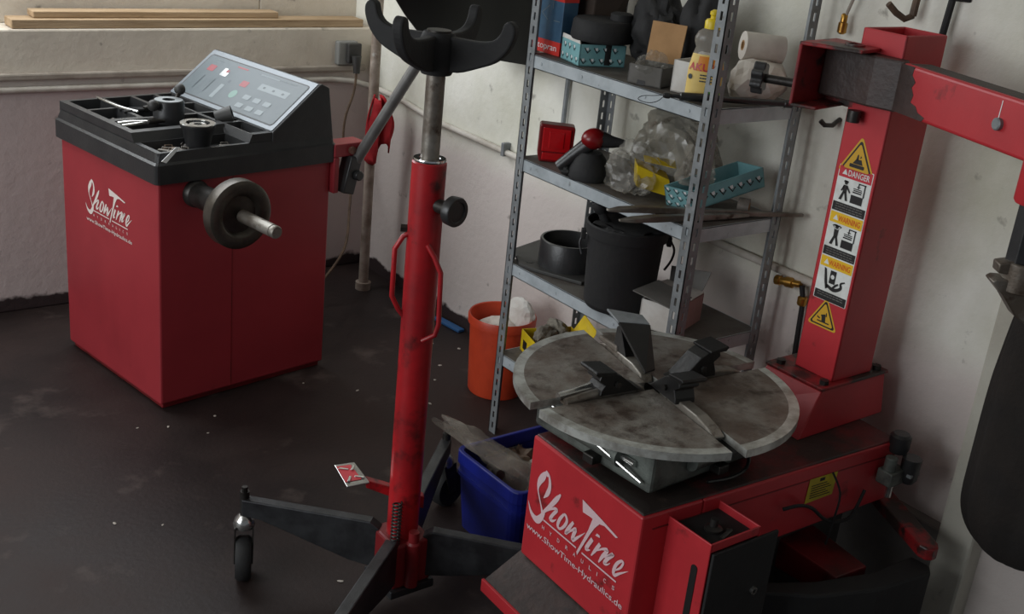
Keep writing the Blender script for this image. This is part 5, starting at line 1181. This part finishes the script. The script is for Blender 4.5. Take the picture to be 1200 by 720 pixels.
for (yy, zz, s, kind) in ((1.470, 1.107, 0.088, 0), (1.474, 0.744, 0.076, 1)):
    mb = MB(); o = Vector((CX0 - 0.0005, yy, zz))
    def rt(sz, r_): 
        out = []
        for k, (a, b_) in enumerate(wtri(sz)):
            ang = 90 + 120 * k
            for j in range(-2, 3): out.append((a * (1 - 2 * r_ / sz / 1.155) + r_ * math.cos(R(ang + 30 * j)), b_ * (1 - 2 * r_ / sz / 1.155) + r_ * math.sin(R(ang + 30 * j))))
        return out
    mb.poly(rt(s, 0.005), o, ex, ey, 0); mb.poly(rt(s * 0.86, 0.004), o + nv * 0.0003, ex, ey, 1); mb.poly(rt(s * 0.72, 0.003), o + nv * 0.0006, ex, ey, 0)
    P = lambda pts: mb.poly([(a * s, b_ * s) for a, b_ in pts], o + nv * 0.0009, ex, ey, 1)
    if kind == 0:
        P(rrect(-0.22, 0.22, -0.17, -0.08, 0.03, 3)); P([(-0.14, -0.07), (0.16, -0.07), (0.10, 0.06), (-0.06, 0.04)]); P([(-0.06, 0.03), (0.02, 0.03), (0.0, 0.17), (-0.03, 0.17)]); P([(0.05, 0.08), (0.10, 0.12), (0.06, 0.16)])
    else:
        P([(-0.2, -0.16), (0.24, -0.16), (0.24, -0.12), (-0.2, -0.12)]); P([(-0.04, -0.12), (0.10, -0.12), (0.06, 0.12), (-0.10, 0.06), (-0.06, 0.0)]); P([(0.08, 0.04), (0.12, 0.06), (0.10, 0.18), (0.07, 0.16)]); P([(-0.22, 0.0), (-0.10, -0.04), (-0.12, -0.08), (-0.22, -0.05)])
    tb(mb, 'hazard_triangle', ['yellow_tri', 'print_black'], col)
for (dy, dz) in ((0.0, 0.0), (0.014, 0.002)):
    tb(MB().lathe([(0.0, 0.0), (0.0022, 0.0), (0.0022, 0.0015), (0, 0.0015)], (CX0, 1.502 - dy, 1.198 + dz), (-1, 0, 0), 10), 'rivet', 'bright_steel', col)
# swing arm bracket
ZB0, ZB1 = 1.213, 1.346
PA, PF, PG, PB = Vector((1.952, 1.568, 0)), Vector((2.012, 1.455, 0)), Vector((2.112, 1.475, 0)), Vector((2.10, 1.592, 0))
def plate(P, z0, z1): return MB().hexa([(p.x, p.y, z0) for p in P], [(p.x, p.y, z1) for p in P])
brk = tb(plate([PA, PF, PG, PB], ZB1 - 0.006, ZB1 + 0.002), 'arm_bracket', 'red_greasy', None, 0.002)
tb(plate([PA, PF * 0.45 + PA * 0.55, PG * 0.45 + PB * 0.55, PB], ZB0, ZB0 + 0.007), 'bottom_plate', 'red_greasy', brk, 0.002)
u_ = (PB - PA).normalized(); w_ = (PF - PA).normalized()
tb(plate([PA, PA + w_ * 0.007, PB + w_ * 0.007, PB], ZB0, ZB1 - 0.004), 'end_plate', 'red_bracket', brk, 0.002)
tb(plate([PB - u_ * 0.012, PG - u_ * 0.012, PG, PB], ZB0, ZB1 - 0.006), 'back_plate', 'red_greasy', brk, 0.002)
pc = PA * 0.22 + PF * 0.28 + PG * 0.28 + PB * 0.22 + w_ * 0.012
tb(MB().lathe([(0.0, ZB1 + 0.002), (0.018, ZB1 + 0.002), (0.018, ZB1 + 0.003), (0, ZB1 + 0.003)], pc, n=24), 'pivot_hole', 'print_black', brk)
tb(MB().lathe([(0.014, ZB1 + 0.003), (0.021, ZB1 + 0.002), (0.021, ZB1 + 0.006), (0.014, ZB1 + 0.006)], pc, n=24, caps=False), 'pivot_bush', 'red_greasy', brk)
# lock knob
ko = PA + u_ * 0.04 + Vector((0, 0, 1.255)); kd = -w_
tb(MB().cyl(ko, ko + kd * 0.085, 0.0095, 14), 'lock_screw', 'dark_steel', brk)
mb = MB(); kp = []
for i in range(48):
    a = 2 * PI * i / 48; kp.append(((0.031 + 0.004 * math.cos(7 * a)) * math.cos(a), (0.031 + 0.004 * math.cos(7 * a)) * math.sin(a)))
k1 = kd.cross(Vector((0, 0, 1))).normalized()
mb.prism(kp, ko + kd * 0.078, k1, (0, 0, 1), kd, 0.026)
kn = tb(mb, 'lock_knob', 'black_plastic', brk, 0.003)
tb(MB().cyl((2.075, 1.49, 1.19), (2.075, 1.49, 1.215), 0.014, 12), 'pivot_nut', 'dark_steel', brk)
# arm
ad = Vector((-0.326, -0.946, 0)); an = Vector((0.946, -0.326, 0))
p0 = Vector((2.040, 1.322, 0)) - ad * 0.145; p1 = Vector((2.040, 1.322, 0)) + ad * 0.42; aw = 0.062
def armseg(s0, s1): 
    a, b_ = Vector((2.040, 1.322, 0)) + ad * s0, Vector((2.040, 1.322, 0)) + ad * s1
    return [a, b_, b_ + an * aw, a + an * aw]
q = armseg(-0.075, 0.42)
arm = tb(MB().hexa([(p.x, p.y, 1.235) for p in q], [(p.x, p.y, 1.335) for p in q]), 'swing_arm', 'red_changer', None, 0.007, 3)
q = [(2.066, 1.388), (2.052, 1.45), (2.050, 1.575), (2.10, 1.583), (2.10, 1.40)]
tb(MB().prism(q, (0, 0, 1.2335), (1, 0, 0), (0, 1, 0), (0, 0, 1), 0.103), 'greased_butt', 'butt_grease', arm, 0.004, 2)
rg = [(-0.078, 0.002), (0.020, 0.002), (0.028, 0.010), (0.004, 0.016), (-0.006, 0.026), (-0.024, 0.030), (-0.020, 0.045), (-0.030, 0.058), (-0.022, 0.070), (-0.036, 0.082), (-0.034, 0.098), (-0.078, 0.098)]
tb(MB().prism(rg, Vector((2.040, 1.322, 1.235)) - an * 0.0006, ad, (0, 0, 1), an, 0.001), 'grease_stain', 'butt_grease', arm)
q = armseg(-0.06, 0.42); q = [q[0] + an * 0.008, q[1] + an * 0.008, q[2] - an * 0.006, q[3] - an * 0.006]
tb(MB().hexa([(p.x, p.y, 1.3345) for p in q], [(p.x, p.y, 1.3358) for p in q]), 'dust_layer', 'grime', arm)
q = Vector((2.040, 1.322, 1.283)) + ad * 0.232
tb(MB().lathe([(0.0, 0.0), (0.0115, 0.0), (0.0115, 0.007), (0.009, 0.009), (0, 0.009)], q, -an, 18), 'arm_bolt', 'galvanised', arm)
qq = q + ad * 0.012 - an * 0.0006
tb(MB().poly([(0, 0.004), (0.002, 0.004), (0.003, 0.042), (0.001, 0.042)], qq - ad * 0.018, ad, (0, 0, 1)), 'scratch', 'print_white', arm)
# tool shaft and mount head
sx, sy = 1.957, 0.995
tb(MB().lathe([(0.0, 1.165), (0.034, 1.165), (0.037, 1.170), (0.037, 1.25), (0, 1.25)], (sx, sy, 0), n=24), 'shaft_sleeve', 'red_changer')
hx = [(0.026 * math.cos(R(60 * i + 15)), 0.026 * math.sin(R(60 * i + 15))) for i in range(6)]
hxs = tb(MB().prism(hx, (sx, sy, 1.05), (1, 0, 0), (0, 1, 0), (0, 0, 1), 0.43), 'hex_shaft', 'black_plastic', None, 0.002)
md = Vector((-0.78, 0.62, 0)); mq = Vector((0.62, 0.78, 0))
hd = MB().lathe([(0.026, 0.975), (0.036, 0.975), (0.036, 1.03), (0.026, 1.03), (0.026, 0.975)], (sx, sy, 0), n=24, caps=False)
hd.prism([(0.018, 1.006), (0.05, 1.008), (0.052, 1.026), (0.02, 1.034)], Vector((sx, sy, 0)) - mq * 0.016, md, (0, 0, 1), mq, 0.032)
hd.prism([(-0.02, 1.0), (0.05, 0.998), (0.058, 0.992), (0.03, 0.966), (0.0, 0.93), (-0.05, 0.90), (-0.07, 0.91), (-0.05, 0.95)], Vector((sx, sy, 0)) - mq * 0.02, md, (0, 0, 1), mq, 0.04)
hd.v = [(x + 0.006, y - 0.008, zz + 0.03) for x, y, zz in hd.v]
tb(hd, 'mount_head', 'worn_steel', None, 0.003)
# air service unit at the rear
un = tb(MB().box((2.165, 1.258, 0.43), (0.06, 0.04, 0.035)).cyl((2.15, 1.258, 0.445), (2.15, 1.258, 0.48), 0.014, 12), 'air_regulator', 'cast', None, 0.003)
tb(MB().lathe([(0.0, -0.045), (0.014, -0.042), (0.021, -0.03), (0.022, 0.02), (0, 0.02)], (2.20, 1.238, 0.455), n=18), 'filter_bowl', 'black_plastic', un)
tb(MB().lathe([(0.0, 0.0), (0.02, 0.0), (0.024, 0.01), (0.024, 0.04), (0.018, 0.046), (0, 0.046)], (2.195, 1.275, 0.475), n=18), 'pressure_knob', 'black_plastic', un)
tb(MB().lathe([(0.0, -0.03), (0.008, -0.03), (0.008, 0.0), (0, 0)], (2.155, 1.25, 0.412), n=10), 'drain', 'bright_steel', un)
tb(MB().bx(2.18, 2.215, 1.22, 1.262, 0.434, 0.442), 'mount_bracket', 'galvanised', un, 0.001)
# bead breaker arm and shovel
A_ = Vector((2.235, 1.285, 0.30)); B_ = Vector((2.165, 1.115, 0.285)); d = (B_ - A_); Ln = d.length; d.normalize(); s_ = Vector((-d.y, d.x, 0)).normalized()
mb = MB().prism([(-0.12, -0.028), (Ln - 0.02, -0.024), (Ln - 0.004, -0.015), (Ln, 0.0), (Ln - 0.004, 0.015), (Ln - 0.02, 0.024), (-0.12, 0.028)], A_, d, s_, (0, 0, 1), 0.03)
ba = tb(mb, 'bead_breaker_arm', 'red_greasy', None, 0.004)
tb(MB().hexa([(1.95, 1.20, 0.20), (2.05, 1.195, 0.20), (2.06, 1.36, 0.20), (1.94, 1.36, 0.20)], [(1.95, 1.20, 0.262), (2.05, 1.195, 0.262), (2.06, 1.36, 0.275), (1.94, 1.36, 0.275)]), 'pivot_block', 'red_dark', ba, 0.004)
shp = [(1.74, 1.235), (1.84, 1.165), (1.98, 1.115), (2.14, 1.095), (2.165, 1.115), (2.16, 1.16), (2.02, 1.165), (1.88, 1.205), (1.78, 1.255)]
tb(MB().prism(shp, (0, 0, 0.06), (1, 0, 0), (0, 1, 0), (0, 0, 1), 0.215), 'bead_breaker_shovel', 'black_matte', ba, 0.006)

# ------------------------------------------------------------------ chips of debris on the floor
random.seed(3)
spots = [(1.055, 2.955), (1.135, 2.925), (1.28, 2.93), (1.22, 2.84), (1.62, 3.02), (2.24, 3.04), (2.10, 2.95), (2.02, 2.86), (1.91, 2.72), (1.83, 2.66), (1.90, 2.60), (0.83, 2.50), (0.93, 2.44), (1.10, 2.36), (1.02, 1.93), (1.20, 2.02), (1.75, 2.9), (2.18, 3.12)]
for i, (x, y) in enumerate(spots):
    s_ = random.uniform(0.0025, 0.0055)
    mb = MB().blob((0, 0, s_ * 0.25), (s_ * random.uniform(1, 2), s_, s_ * 0.35), 0.4, i, 2, 1, smooth=False, clampz=0.0)
    tag(mb.build('debris_chip', 'chip', None, loc=(x, y, 0.0003), rotz=i), 'tiny pale chip of debris lying on the dark workshop floor', 'debris', 'debris chips on the floor')
